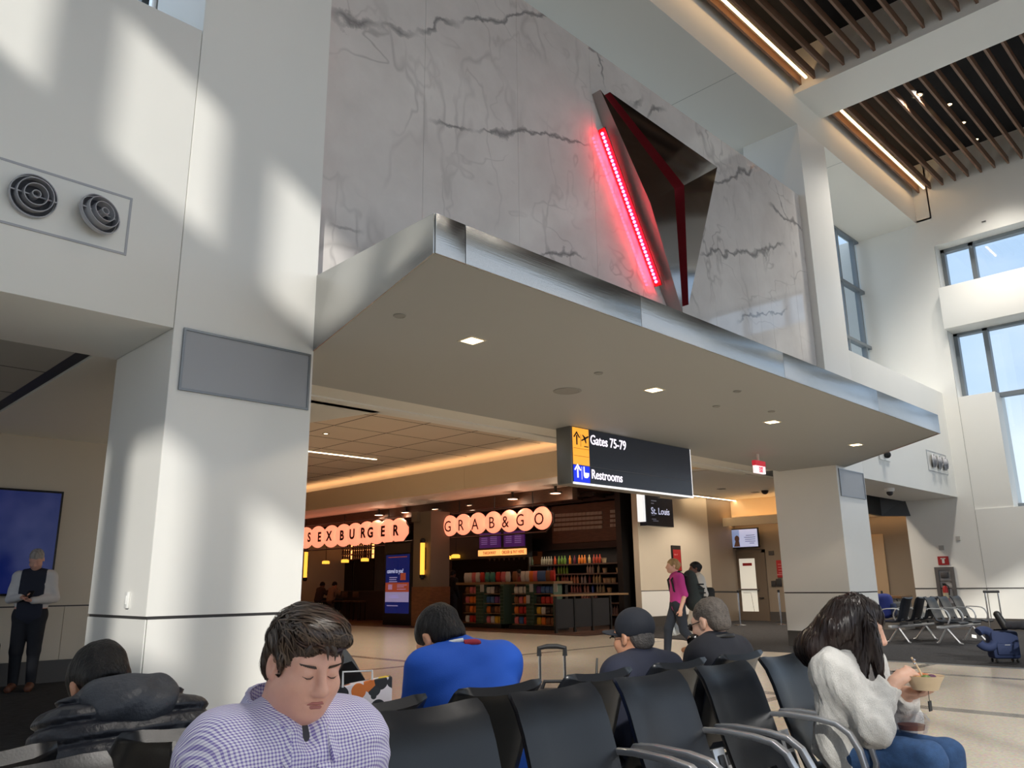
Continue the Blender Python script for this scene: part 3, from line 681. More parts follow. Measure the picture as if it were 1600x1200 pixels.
for i, (px, py) in enumerate(((868, 771), (801, 780), (737, 790), (682, 796), (634, 801), (592, 805))):
    p = on(px, py, z=3.78)
    d = empty('shop_downlight', p, label='round warm shop ceiling light, number %s from the right corner of the shop' % ('one', 'two', 'three', 'four', 'five', 'six')[i], cat='light', group='round lights over the shop front')
    MB().lathe([(.2, .0), (.2, .04), (.16, .04)], 16).build('rim', mat('can dark'), d); box('stem', (-.03, -.03, .03), (.03, .03, .215), mat('can dark'), d); MB().lathe([(.15, .012), (.15, -.004)], 16).build('lens', PDL, d)
    L = bpy.data.lights.new('shop_lamp', 'POINT'); L.energy = 8; L.color = (1, .72, .5); L.shadow_soft_size = .12
    lo = bpy.data.objects.new('lamp', L); COL.objects.link(lo); lo.parent = d; lo.location = (0, 0, -.15)
GLOBE = mat('glowing globe', (255, 190, 160), .4, emit=(255, 150, 116), es=1.02)
LETT = mat('sign letter brown', (66, 22, 14), .5)
def globe_sign(centers, letters, x, rad, size, label, bold):
    ps = [on(px, py, x=x) for px, py in centers]
    e = empty('globe_sign', ps[len(ps) // 2], label=label, cat='sign')
    o0 = ps[len(ps) // 2]
    gm = MB().sphere((0, 0, 0), (rad * .62, rad, rad * .98), 20, 14).mesh('globe', smooth=60)
    for p in ps: link('globe', gm, GLOBE, e, p - o0)
    for ch_, px, py in letters:
        p = on(px, py, x=x - rad * .66) - o0
        text('letter', ch_, size, FX(p.x, p.y, p.z - size * .36), LETT, e, bold=bold, align='CENTER')
    a, b_ = ps[0] - o0, ps[-1] - o0
    MB().tube([a + Vector((.05, 0, rad + .06)), b_ + Vector((.05, 0, rad + .06)), b_ + Vector((.05, -rad - .08, .1)), b_ + Vector((.05, -rad - .08, -.15)), b_ + Vector((.05, -.1, -rad - .06)), a + Vector((.05, 0, -rad - .06))], .03, 6).build('frame', BLACK, e)
    for t in (.1, .5, .9):
        q = a.lerp(b_, t); MB().tube([q + Vector((.05, 0, rad)), Vector((q.x + .05, q.y, 3.95 - o0.z))], .02, 6).build('rod', BLACK, e)
gx = [703, 724, 747, 771, 796, 821, 847]
gy = [821.5, 819.5, 817.5, 816, 814, 811.8, 809.5]
globe_sign(list(zip(gx, gy)), list(zip('GRAB&GO', [699.5, 720, 742, 768, 789.5, 812.5, 842], [822, 820, 818.5, 816, 814.5, 812, 810])), 17.25, .345, .50, 'row of seven glowing pink globes spelling GRAB&GO over the shop', .0)
bx = [461, 478, 497, 518, 537, 555, 573, 589, 606, 624]
by = [842, 840.5, 839, 838, 836.5, 835, 833, 831.5, 830, 828.5]
globe_sign(list(zip(bx, by)), list(zip('SSEXBURGER', [462, 484, 499, 514, 535, 550, 567, 578.5, 598, 618]), ) and [(c, px, py) for c, px, py in zip('SSEXBURGER', [462, 483, 499, 514, 534, 550, 567, 578.5, 598, 618], [842, 839, 838.5, 837, 836, 834, 832, 831.5, 829.5, 828])], 17.25, .44, .50, 'row of glowing pink globes with bold letters ending BURGER', .018)

# display totem
def totem():
    x = 16.5
    y1, y0 = 22.87, 21.30
    e = empty('display_totem', (x, y0, 0), label='tall black digital display totem with blue screen by the shop', cat='display')
    W = y1 - y0
    box('body', (0, 0, 0), (.3, W, 2.72), mat('totem black', (26, 25, 26), .35), e, .02)
    box('head_panel', (-.01, .1, 2.33), (.0, W - .1, 2.64), mat('totem head', (66, 58, 52), .4), e)
    scr = box('screen', (-.014, .14, .38), (.0, W - .14, 2.28), mat('screen navy', (18, 24, 66), .25, emit=(20, 30, 92), es=.55), e)
    A = lambda u, v, u1, v1, m_, nm='screen_block': box(nm, (-.018, W - .14 - u1 * (W - .28), .38 + v * 1.9), (-.012, W - .14 - u * (W - .28), .38 + v1 * 1.9), m_, e)
    A(0, .36, 1, .52, mat('screen rust', (150, 66, 44), .4, emit=(150, 66, 44), es=.5)); A(0, .19, 1, .36, mat('screen lilac', (150, 140, 176), .4, emit=(150, 140, 180), es=.5))
    A(.64, .56, .86, .68, mat('screen rust')); A(.12, .4, .3, .49, mat('screen lilac'))
    TX = mat('screen text', (190, 196, 226), .4, emit=(190, 196, 230), es=.6)
    text('lettering', 'catered to you!', .2, FX(-.02, W - .22, 1.68), TX, e, width=.72)
    for u, v, u1 in ((.16, .60, .5), (.16, .565, .46), (.16, .53, .5), (.5, .47, .92), (.5, .44, .8), (.5, .40, .88), (.18, .29, .55), (.18, .26, .6), (.08, .12, .55), (.1, .95, .9)): A(u, v, u1, v + .014, mat('screen lilac') if v < .9 else mat('screen rust'), 'text_line')
totem()
# shop column with amber sconce
sc_ = struct(MB().box((16.5, 20.36, 1.22), (17.3, 21.26, 3.62)).build('column_shop', mat('shop plaster', (120, 106, 92), .7)), 'plaster column of the shop front with timber base')
MB().box((16.48, 20.34, 0), (17.32, 21.28, 1.22)).build('timber_base', MIDWOOD, sc_); box('corbel', (16.35, 20.9, 3.3), (16.6, 21.2, 3.62), mat('shop plaster'), sc_)
AMB = mat('amber tube', (255, 190, 80), .4, emit=(255, 176, 62), es=1.5)
def sconce(px, z0, z1, x, lab):
    p = on(px, 875, x=x)
    e = empty('wall_sconce', (x, p.y, z0), label=lab, cat='light')
    MB().lathe([(.075, .14), (.075, z1 - z0 - .14)], 14).build('amber_tube', AMB, e)
    MB().lathe([(.05, 0), (.09, .05), (.09, .15)], 14).build('end_cap', BLACK, e); MB().lathe([(.09, z1 - z0 - .15), (.09, z1 - z0 - .05), (.05, z1 - z0)], 14).build('end_cap', BLACK, e)
    box('bracket', (0, -.03, .3), (.11, .03, z1 - z0 - .3), BLACK, e)
sconce(660, 1.45, 2.75, 16.38, 'tall amber tube sconce on the shop column')
sconce(478, 1.5, 2.85, 18.0, 'tall amber tube sconce beside the left column edge')
# left bay of the shop: bar with shelves and lanterns
def plane_box(name, px0, py0, px1, py1, x, depth, m_, parent=None, org=None):
    a = on(px0, py0, x=x); b_ = on(px1, py1, x=x); q = org or Vector((0, 0, 0))
    return MB().box((x - q[0], min(a.y, b_.y) - q[1], min(a.z, b_.z) - q[2]), (x + depth - q[0], max(a.y, b_.y) - q[1], max(a.z, b_.z) - q[2])).build(name, m_, parent)
BOTL = mat('backlit shelf', (255, 190, 120), .5, emit=(255, 170, 96), es=2.0)
def bottle_mesh(r_, h, n=8):
    return MB().lathe([(r_, 0), (r_, h * .62), (r_ * .38, h * .78), (r_ * .38, h)], n).mesh('bottle', smooth=50)
AMBOT = mat('dark amber bottle', (58, 26, 12), .25); bmesh_am = bottle_mesh(.05, .26); bmesh_am.materials.append(AMBOT)
def bar_shelves(px0, px1, pys, x, lab, lab2):
    a = on(px0, pys[0], x=x); b_ = on(px1, pys[-1], x=x)
    y0, y1 = min(a.y, b_.y), max(a.y, b_.y); z1, z0 = a.z + .3, b_.z - .05
    e = empty('back_bar_shelf', (x, y0, z0), label=lab, cat='shelf')
    box('back_panel', (.22, 0, -z0 + .006), (.26, y1 - y0, z1 - z0), SHOPD, e)
    for py in pys:
        z = on((px0 + px1) / 2, py, x=x).z - z0
        box('shelf_board', (0, 0, z - .03), (.22, y1 - y0, z), MIDWOOD, e); box('shelf_light', (.2, 0, z + .01), (.22, y1 - y0, z + .2), BOTL, e)
        nb = int((y1 - y0) / .17)
        for i in range(nb):
            ob = link('bottle', bmesh_am, None, None, (x + .1, y0 + (i + .5) * (y1 - y0) / nb, z + z0)); tag(ob, lab2, 'bottle', lab2)
bar_shelves(529, 545, (857, 866, 875), 21.0, 'narrow backlit bottle shelf behind the bar', 'dark bottle on the narrow backlit bar shelf')
bar_shelves(548, 578, (850, 858, 866, 873), 21.0, 'wide backlit bottle shelf behind the bar', 'dark bottle on the wide backlit bar shelf')
bar_shelves(674, 700, (837, 848, 857, 866, 872), 21.0, 'backlit bottle shelf right of the amber sconce', 'dark bottle on the backlit shelf beside the menu')
LAN = mat('pink lantern', (255, 160, 120), .5, emit=(255, 128, 86), es=.75)
p = on(495, 893, x=20); lt = empty('lantern_stack', p, label='stack of glowing pink lanterns in the bar', cat='lamp')
box('pole', (-.02, -.02, -p.z + .01), (.02, .02, 1.4), BLACK, lt)
for k in range(4): box('lantern', (-.13, -.13, k * .36), (.13, .13, k * .36 + .3), LAN, lt, .05)
for nm, px, py in (('left end of the bar', 509, 881), ('middle of the bar', 539, 879), ('right end of the bar', 570, 877), ('counter beside the bottle shelf', 698, 874), ('far counter below the menu', 712, 872)):
    p = on(px, py, x=19); e = empty('pendant_light', p, label='small amber pendant over the ' + nm, cat='light')
    MB().lathe([(.16, 0), (.16, .1), (.1, .13)], 14).build('shade', AMB, e); MB().tube([(0, 0, .12), (0, 0, 3.985 - p.z)], .012, 5).build('cable', BLACK, e)
e = tag(MB().box((0, 0, 0), (.7, 7.6, 1.02)).box((-.06, -.05, 1.02), (.76, 7.65, 1.08)).build('bar_counter', mat('bar dark wood', (46, 36, 32), .4), loc=(18.6, 22.0, .006)), 'long dark bar counter at the left of the shop', 'counter')
STO = mat('stool wood', (84, 58, 40), .5)
st0 = None
for i, px in enumerate((505, 525, 545, 562)):
    p = on(px, 925, x=18.1)
    e = empty('bar_stool', (18.1, p.y, .006), label='dark bar stool at the bar, %s from the left column' % ('first', 'second', 'third', 'fourth')[i], cat='stool', group='bar stools')
    box('seat', (-.19, -.19, .66), (.19, .19, .72), STO, e, .02); box('backrest', (-.2, -.19, .85), (-.16, .19, 1.05), STO, e, .015)
    for a, b_ in ((-.16, -.16), (.16, -.16), (-.16, .16), (.16, .16)): box('leg', (a - .015, b_ - .015, 0), (a + .015, b_ + .015, .66), BLACK, e)
# menu screens and lit strips
PUR = mat('menu purple', (58, 26, 74), .3, emit=(62, 26, 84), es=.55)
hd = tag(plane_box('menu_header', 699, 826, 822, 870, 19.12, .3, SHOPD), 'black header panel behind the purple menu screens', 'panel')
for a, b_, c, d, lab in ((749, 834, 781, 855, 'left purple menu screen above the takeaway counter'), (787, 831, 818.5, 853, 'right purple menu screen above the pay counter')):
    s_ = tag(plane_box('menu_screen', a, b_, c, d, 19.05, .06, PUR), lab, 'screen')
    for k in range(5):
        plane_box('text_line', a + 3, b_ + 4 + k * 3, a + 12, b_ + 4.7 + k * 3, 19.04, .012, mat('menu text', (120, 92, 150), .5, emit=(120, 92, 150), es=.4), s_); plane_box('text_line', a + 17, b_ + 4 + k * 3, a + 27, b_ + 4.7 + k * 3, 19.04, .012, mat('menu text'), s_)
STRIP = mat('lit strip sign', (255, 200, 130), .4, emit=(255, 176, 100), es=1.0)
for a, c, tx, lab in ((747, 782.5, 'TAKEAWAY', 'lit amber strip sign reading TAKEAWAY'), (783.5, 819, 'ORDER & PAY HERE', 'lit amber strip sign reading ORDER & PAY HERE')):
    s_ = tag(plane_box('strip_sign', a, 860 if a < 760 else 858.5, c, 867.5 if a < 760 else 866, 19.0, .12, STRIP), lab, 'sign')
    p = on((a + c) / 2, 866.3 if a < 760 else 864.8, x=18.99); text('lettering', tx, .15, FX(18.985, p.y, p.z), mat('strip text', (150, 66, 20), .5), s_, align='CENTER', width=.8)
tag(MB().box((0, 0, 0), (.8, 4.2, 1.0)).box((-.05, -.05, 1.0), (.85, 4.25, 1.05)).build('service_counter', mat('bar dark wood'), loc=(20.6, 19.6, .006)), 'dark service counter below the purple menus', 'counter')
hood = tag(MB().box((0, 0, 0), (1.8, 2.4, .3)).box((.2, .2, .3), (1.8, 2.2, .5)).build('kitchen_hood', mat('hood brass', (112, 92, 60), .4, .5), loc=(22.4, 19.2, 2.0)), 'dull brass kitchen hood behind the counter', 'hood')
e = empty('bunting', (22.2, 21.6, 2.1), label='pale triangular bunting hanging over the kitchen counter', cat='bunting')
box('rail', (-.01, 0, .3), (.01, 2.2, .33), mat('bunting cloth', (150, 140, 126), .8), e)
for yy in (.05, 2.1): box('cord', (-.006, yy, .33), (.006, yy + .012, 1.88), BLACK, e)
for k in range(8): MB().add([(-.01, k * .275, .3), (-.01, k * .275 + .25, .3), (-.01, k * .275 + .125, .06), (.01, k * .275, .3), (.01, k * .275 + .25, .3), (.01, k * .275 + .125, .06)], [(0, 1, 2), (5, 4, 3), (0, 3, 4, 1), (1, 4, 5, 2), (2, 5, 3, 0)]).build('flag', mat('bunting cloth'), e)

# upper white tile boards above the refrigerator
tb = struct(plane_box('wall_tile_board', 862, 792, 996, 842, 19.9, .2, DKWOOD), 'timber wall above the refrigerated shelf with rows of pale tiles')
PT = mat('pale menu tile', (150, 142, 132), .6)
for r_ in range(4):
    for a, c in ((865, 941), (953, 983)):
        nseg = 12 if a < 900 else 5
        for k in range(nseg):
            u0 = a + (c - a) * k / nseg; u1 = a + (c - a) * (k + .94) / nseg
            yy0 = (803.5 if a < 900 else 797) + r_ * (7.3 if a < 900 else 7.2) - (u0 - a) * .062
            plane_box('pale_tile', u0, yy0, u1, yy0 + 4.2, 19.87, .03, PT, tb)
# ---- refrigerated shelf with bottles
fr_x = 20.0; fa_, fb_ = 15.15, 19.3
fg = empty('refrigerated_shelf', (fr_x, fa_, .006), label='long open refrigerated drinks shelf at the right of the shop', cat='shelf')
W = fb_ - fa_
box('back_panel', (.62, 0, .1), (.7, W, 2.6), SHOPD, fg); box('base', (0, 0, 0), (.7, W, .22), SHOPD, fg); box('canopy', (-.05, 0, 2.35), (.7, W, 2.75), BLACK, fg)
for yy in (-.04, W): box('side_post', (-.05, yy, 0), (.05, yy + .05, 2.62), mat('shelf steel', (120, 110, 100), .4, .5), fg)
shelf_z = []
for py in (880.5, 896, 911.5, 926.5, 942, 960):
    z = on(930, py - .8, x=fr_x).z; shelf_z.append(z)
    box('shelf_board', (0, 0, z - .035), (.6, W, z - .006), mat('shelf steel'), fg)
    box('price_rail', (-.015, 0, z - .05), (0, W, z - .006), mat('price rail', (124, 108, 98), .5), fg)
fl_ = bpy.data.lights.new('shelf_lamp', 'AREA'); fl_.energy = 10; fl_.shape = 'RECTANGLE'; fl_.size = .1; fl_.size_y = W; fl_.color = (1, .9, .75)
flo = bpy.data.objects.new('shelf_lamp', fl_); COL.objects.link(flo); flo.parent = fg; flo.location = (-.02, W / 2, 2.34)
BC = {}
def bottle_of(col, r_, h):
    key = (col, r_, h)
    if key not in BC:
        me = bottle_mesh(r_, h); me.materials.append(mat('bottle %d %d %d' % col, col, .3)); BC[key] = me
    return BC[key]
runs = [  # shelf, px start, px end, colour, word
 (0, 826, 832, (70, 80, 56), 'dull green'), (0, 843, 861, (150, 140, 118), 'cream'), (0, 862, 868, (190, 70, 24), 'red-orange'), (0, 869, 883, (96, 128, 44), 'leaf green'), (0, 885, 892, (205, 120, 20), 'orange'), (0, 893, 899, (96, 20, 40), 'dark red'), (0, 901, 914, (215, 120, 36), 'bright orange'), (0, 916, 922, (206, 178, 120), 'pale yellow'), (0, 924, 938, (170, 60, 34), 'brick red'),
 (1, 852, 860, (60, 84, 104), 'slate blue'), (1, 861, 866, (150, 34, 46), 'crimson'), (1, 868, 886, (104, 146, 40), 'lime green'), (1, 914, 926, (146, 130, 116), 'beige'), (1, 930, 936, (160, 150, 120), 'cream'),
 (2, 866, 872, (110, 130, 44), 'olive'), (2, 874, 886, (130, 70, 56), 'rose brown'), (2, 888, 902, (176, 116, 82), 'peach'), (2, 904, 914, (140, 124, 116), 'grey beige'), (2, 915, 922, (96, 34, 40), 'maroon'), (2, 923, 937, (170, 146, 100), 'straw'),
 (3, 888, 906, (126, 70, 66), 'dusty red'), (3, 908, 918, (138, 96, 80), 'tan'), (3, 920, 926, (52, 84, 160), 'blue'), (3, 928, 942, (150, 142, 112), 'cream'),
 (4, 904, 930, (150, 106, 100), 'pink'), (5, 906, 930, (70, 78, 120), 'indigo'), (5, 941, 962, (130, 116, 118), 'mauve')]
shelf_word = ('top', 'second', 'third', 'fourth', 'fifth', 'lowest')
for s_, a, c, col, wd in runs:
    z = shelf_z[s_] - .0; y0 = on(c, 900, x=fr_x).y; y1 = on(a, 900, x=fr_x).y
    stp = .105; nb = max(1, int((y1 - y0) / stp)); lab = '%s bottle on the %s refrigerated shelf' % (wd, shelf_word[s_])
    me = bottle_of(col, .043, .27)
    for i in range(nb): tag(link('bottle', me, None, None, (fr_x + .09, y0 + (i + .5) * (y1 - y0) / nb, z)), lab, 'bottle', lab)
CUP = mat('cup cream', (206, 180, 140), .5)
for i, (s_, px) in enumerate(((0, 941), (1, 942), (1, 963), (2, 942), (2, 948), (2, 955), (3, 948))):
    y = on(px, 900, x=fr_x).y
    e = empty('food_cup', (fr_x + .12, y, shelf_z[s_]), label='small cream food cup on the %s refrigerated shelf, %s' % (shelf_word[s_], ('beside brick red bottles', 'left one', 'right one', 'left one', 'middle one', 'right one', 'beside cream bottles')[i]), cat='cup')
    MB().lathe([(.06, 0), (.08, .13)], 12).build('cup', CUP, e); MB().lathe([(.085, .13), (.085, .15), (.06, .155)], 12).build('lid', mat('cup lid', (120, 96, 70), .5), e)

# ---- gondolas with packets
GTILE = mat('green tile', (38, 58, 44), .25); GROUT = mat('tile grout', (74, 92, 74), .7)
def tiled_post(parent, y0, y1, h, x0=-.02):
    box('tile_core', (x0 + .006, y0, .12), (x0 + .5, y1, h), GROUT, parent)
    ny = max(2, round((y1 - y0) / .1)); nz_ = int((h - .12) / .1)
    me = MB().box((0, 0, 0), (.008, (y1 - y0) / ny * .9, .09)).mesh('tile'); 
    for i in range(ny):
        for j in range(nz_): link('tile', me, GTILE, parent, (x0, y0 + i * (y1 - y0) / ny + .004, .125 + j * .1))
PK = {}
def packet(col):
    if col not in PK:
        mb = MB(); w_, h, t = .075, .2, .03
        rings = []
        for z, k, tt in ((0, .94, .1), (.02, 1, .5), (h * .5, .98, 1), (h - .02, 1, .5), (h, .94, .1)):
            rings.append([(-t * tt, -w_ * k, z), (t * tt, -w_ * k, z), (t * tt, w_ * k, z), (-t * tt, w_ * k, z)])
        mb.ring_loft(rings); me = mb.mesh('packet', smooth=70); me.materials.append(mat('packet %d %d %d' % col, col, .35))
        mb2 = MB().box((-.034, -.045, .07), (-.026, .045, .13)).mesh('print_patch')
        PK[col] = me
    return PK[col]
cols = {'red': (170, 40, 34), 'orange': (205, 104, 34), 'yellow': (196, 150, 44), 'blue': (62, 92, 138), 'white': (190, 182, 172), 'pink': (190, 96, 100), 'purple': (96, 54, 104), 'brown': (120, 74, 46), 'teal': (60, 124, 110), 'dark': (52, 40, 36)}
def gondola(ya, yb_, parts, lab, shelfcols):
    x = 17.0
    e = empty('snack_gondola', (x, yb_, .006), label=lab, cat='shelf unit')
    L_ = ya - yb_; H = 1.26
    box('core', (.35, 0, .1), (.6, L_, H), SHOPD, e); box('plinth', (.02, 0, 0), (.6, L_, .1), BLACK, e)
    box('countertop', (-.06, -.06, H), (.75, L_ + .06, H + .07), mat('counter oak', (120, 88, 58), .45), e)
    for kind, px0, px1 in parts:
        y1 = on(px0, 945, x=x).y - yb_; y0 = on(px1, 945, x=x).y - yb_
        y0 = max(0, y0); y1 = min(L_, y1)
        if kind == 'tile': tiled_post(e, y0, y1, H)
        else:
            for j in range(4):
                z = .14 + j * .285
                box('shelf_board', (0, y0, z - .02), (.36, y1, z), mat('counter oak'), e)
                words = shelfcols[kind][j]
                nb = max(1, int((y1 - y0) / .165))
                for i in range(nb):
                    wd = words[i * len(words) // nb]
                    tag(link('snack_packet', packet(cols[wd]), None, None, (x + .1, yb_ + y0 + (i + .5) * (y1 - y0) / nb, z + .007)), '%s snack packet, shelf %s from the floor, %s' % (wd, ('one', 'two', 'three', 'four')[j], kind), 'packet', '%s packets on %s' % (wd, kind))
    return e
gondola(19.55, 17.65, (('left column of left gondola', 724, 743), ('tile', 744, 756), ('right column of left gondola', 757, 787), ('tile', 787.5, 797)), 'left snack gondola with green tiled posts under the globe sign',
        {'left column of left gondola': (('red', 'white'), ('orange', 'brown'), ('orange', 'pink'), ('pink', 'brown')), 'right column of left gondola': (('yellow', 'white', 'pink'), ('brown', 'dark', 'orange'), ('purple', 'blue', 'blue'), ('dark', 'white'))})
gondola(17.32, 15.5, (('left column of right gondola', 800, 822), ('tile', 822.5, 834.5), ('right column of right gondola', 835, 864), ('tile', 865, 873)), 'right snack gondola with green tiled posts beside the railing',
        {'left column of right gondola': (('red', 'blue', 'pink'), ('red', 'orange'), ('orange', 'pink', 'brown'), ('white',)), 'right column of right gondola': (('brown', 'orange', 'yellow'), ('dark', 'white', 'yellow'), ('red', 'red', 'dark'), ('blue', 'blue', 'purple'))})
CARD = mat('price card', (150, 146, 140), .6)
for i, (px, py, x) in enumerate(((753, 918, 16.95), (830, 918, 16.95), (868, 918, 16.95), (825, 936, 16.95))):
    tag(plane_box('notice_card', px - 3, py - 6, px + 3, py + 7, x, .012, CARD), 'pale notice card on the ' + ('left gondola', 'right gondola upper left', 'right gondola upper right', 'right gondola lower')[i], 'card')
for i, (px, wd) in enumerate(((727, 'white'), (733, 'white'), (739, 'pink'), (745, 'white'), (752, 'red'), (760, 'teal'), (768, 'teal'), (777, 'red'), (785, 'pink'), (792, 'white'), (803, 'brown'), (816, 'white'), (823, 'white'), (829, 'orange'), (835, 'pink'), (842, 'blue'), (848, 'blue'), (855, 'brown'), (862, 'red'))):
    y = on(px, 905, x=17.25).y
    ob = tag(link('snack_packet', packet(cols[wd]), None, None, (17.3, y, 1.337)), '%s packet standing on the gondola counter, place %s from the left' % (wd, ('one two three four five six seven eight nine ten eleven twelve thirteen fourteen fifteen sixteen seventeen eighteen nineteen'.split())[i]), 'packet', 'packets on the gondola counters')
    ob.scale = (1.2, 1.1, 1.5)

# railing in front of the refrigerated shelf
rl = empty('railing', (16.1, 14.62, .006), label='black railing with wooden top rail in front of the drinks', cat='railing')
box('top_rail', (-.1, -.05, .93), (3.1, .08, .98), mat('rail oak', (134, 104, 72), .45), rl)
for xx in (0, .75, 1.5, 2.3): box('post', (xx - .03, -.02, 0), (xx + .03, .04, .93), BLACK, rl)
for k in range(3): box('mesh_panel', (.03 + k * .75, .0, .12), (.72 + k * .76, .01, .86), mat('rail dark mesh', (30, 30, 34), .5), rl)

# ================================================================ gate area
wg = struct(MB().box((19.45, 14.3, 0), (23.3, 14.5, 4.0)).build('wall_gate', BEIGE), 'beige wall between the shop and the boarding door')
box('rail_joint', (19.45, 14.293, 1.02), (23.3, 14.3, 1.042), JOINT, wg); box('base_panel', (19.45, 14.288, 0), (23.3, 14.3, .3), BASE, wg)
for i in range(2): box('wall_panel', (19.46 + i * 1.92, 14.29, .305), (21.36 + i * 1.92, 14.3, 1.018), PANEL, wg)
TAUPE = mat('taupe wall panel', (142, 128, 112), .5, var=(1.2, .03))
w25 = struct(MB().box((25, 7.0, 0), (25.2, 16.2, 4.0)).build('wall_gate_back', TAUPE), 'taupe rear wall of the gates with boarding door')
struct(MB().box((23.3, 14.3, 0), (25, 16.1, 4.0)).build('wall_gate_return', TAUPE), 'short return wall left of the boarding door')
bh = struct(MB().box((24.3, 8.0, 3.16), (25, 14.3, 3.26)).box((24.85, 8.0, 3.26), (25, 14.3, 4.0)).build('trim_4', TAN), 'lit bulkhead over the boarding door')
box('led_strip', (24.7, 8.0, 3.15), (24.8, 14.3, 3.158), mat('gate led', (255, 215, 160), .5, emit=(255, 206, 145), es=5), bh)
box('lip', (24.26, 8.0, 3.08), (24.30, 14.3, 3.36), TAN, bh)
box('led_strip', (24.4, 8.0, 3.27), (24.5, 14.3, 3.29), mat('gate led'), bh)
box('base_panel', (24.985, 7.0, 0), (25, 14.3, .3), BASE, w25)
dr = struct(empty('door_1', (25, 13.24, 0)), 'boarding door with tall glass pane')
DF = mat('door frame taupe', (116, 102, 88), .4, .2)
Wd = 1.24
for lo, hi in (((-.06, 0, 0), (.0, .1, 2.3)), ((-.06, Wd - .1, 0), (0, Wd, 2.3)), ((-.06, 0, 2.2), (0, Wd, 2.3))): box('door_frame', lo, hi, DF, dr)
for lo, hi in (((-.045, .1, 0), (-.005, .38, 2.2)), ((-.045, Wd - .27, 0), (-.005, Wd - .1, 2.2)), ((-.045, .38, 0), (-.005, Wd - .27, .3)), ((-.045, .38, 2.02), (-.005, Wd - .27, 2.2))): box('door_leaf', lo, hi, DF, dr)
box('door_glass', (-.03, .38, .3), (-.02, Wd - .27, 2.02), mat('bright door glass', (225, 222, 210), .15, emit=(255, 248, 230), es=.35), dr)
box('push_bar', (-.1, .3, .98), (-.05, Wd - .2, 1.03), METALV, dr); box('door_sign', (-.04, .5, 1.78), (-.028, Wd - .4, 1.87), mat('red notice', (170, 36, 40), .5), dr)
box('threshold', (-.2, .1, 0), (0, Wd - .05, .02), METALV, dr); box('lever', (-.1, .16, .72), (-.045, .3, .75), BLACK, dr)
MB().tube([(-.02, .55, .3), (-.02, .62, .9), (-.02, .9, .9)], .012, 6).build('stair_rail', METALV, dr)
def screen_tv(name, x, y0, y1, z0, z1, label):
    e = empty(name, (x, y0, z0), label=label, cat='screen')
    W, H = y1 - y0, z1 - z0
    box('bezel', (0, 0, 0), (.06, W, H), BLACK, e, .008)
    box('picture', (-.006, .04, .04), (.0, W - .04, H - .04), mat('tv picture', (190, 194, 222), .3, emit=(186, 192, 226), es=.6), e)
    box('picture_block', (-.008, W * .62, .05), (-.005, W - .05, H - .05), mat('tv picture blue', (140, 160, 200), .3, emit=(140, 160, 205), es=.5), e)
    PB = mat('tv brown', (96, 66, 52), .5, emit=(96, 66, 52), es=.3)
    M_ = FX(-.010, W * .70, H * .48)
    MB().prism([(.1 * math.cos(t) * .9, .11 * math.sin(t)) for t in [i * math.pi / 6 for i in range(12)]], 0, .002, M_).prism([(-.13, -.26), (.1, -.26), (.07, -.08), (-.06, -.08)], 0, .002, M_).build('picture_figure', PB, e)
    for k, wd in enumerate((.3, .36, .34, .34, .2)): box('text_line', (-.009, W * .1 + (.36 - wd) * W * .3, H * (.62 - k * .1)), (-.005, W * .1 + wd * W, H * (.645 - k * .1)), mat('tv text', (70, 70, 90), .5), e)
    box('mount', (.06, W * .4, H * .3), (.2, W * .6, H * .7), BLACK, e)
screen_tv('gate_screen', 24.8, 13.32, 14.46, 2.36, 3.02, 'wall screen with a small portrait above the boarding door')
RED = mat('red notice')
def wall_item(name, y0, y1, z0, z1, m_, lab, cat, d=.04):
    ob = MB().box((-d, 0, 0), (0, y1 - y0, z1 - z0)).build(name, m_, loc=(25, y0, z0), bevel=.006); return tag(ob, lab, cat)
s_ = wall_item('red_poster', 12.46, 12.86, 1.38, 1.93, RED, 'red notice on the wall right of the boarding door', 'notice')
for k in range(4): box('text_line', (-.045, .06, .14 + k * .09), (-.039, .34, .155 + k * .09), mat('notice text', (220, 150, 150), .5), s_)
box('text_line', (-.045, .0, .08), (-.039, .4, .1), mat('notice text'), s_)
KP = mat('keypad dark', (44, 42, 44), .4)
wall_item('intercom', 12.95, 13.1, 1.1, 1.28, KP, 'dark card reader box right of the boarding door', 'card reader')
wall_item('keypad', 12.74, 12.92, 1.1, 1.34, KP, 'dark keypad box nearest the right column', 'keypad')
wall_item('wall_box', 12.92, 13.1, 2.1, 2.24, mat('box grey', (70, 66, 66), .5), 'small grey box high beside the boarding door', 'box')
def stanchion(p, lab):
    e = empty('stanchion', (p[0], p[1], .008), label=lab, cat='stanchion', group='belt posts by the boarding door')
    MB().lathe([(.17, 0), (.17, .015), (.05, .035), (.03, .05)], 20).build('base', METALV, e, smooth=40); MB().lathe([(.03, .04), (.03, .93)], 12).build('post', METALV, e, smooth=40)
    MB().lathe([(.036, .93), (.036, 1.0), (.02, 1.01)], 12).build('belt_head', BLACK, e)
stanchion(on(1157, 978, z=0), 'belt stanchion left of the boarding door'); stanchion(on(1221, 977, z=0), 'belt stanchion right of the boarding door')
a = on(1157, 978, z=0); tag(MB().box((0, 0, 0), (2.2, .006, .05)).build('barrier_belt', BLACK, loc=(a.x - .0, a.y, .94), rz=1.0), 'black belt stretched from the left stanchion', 'belt')
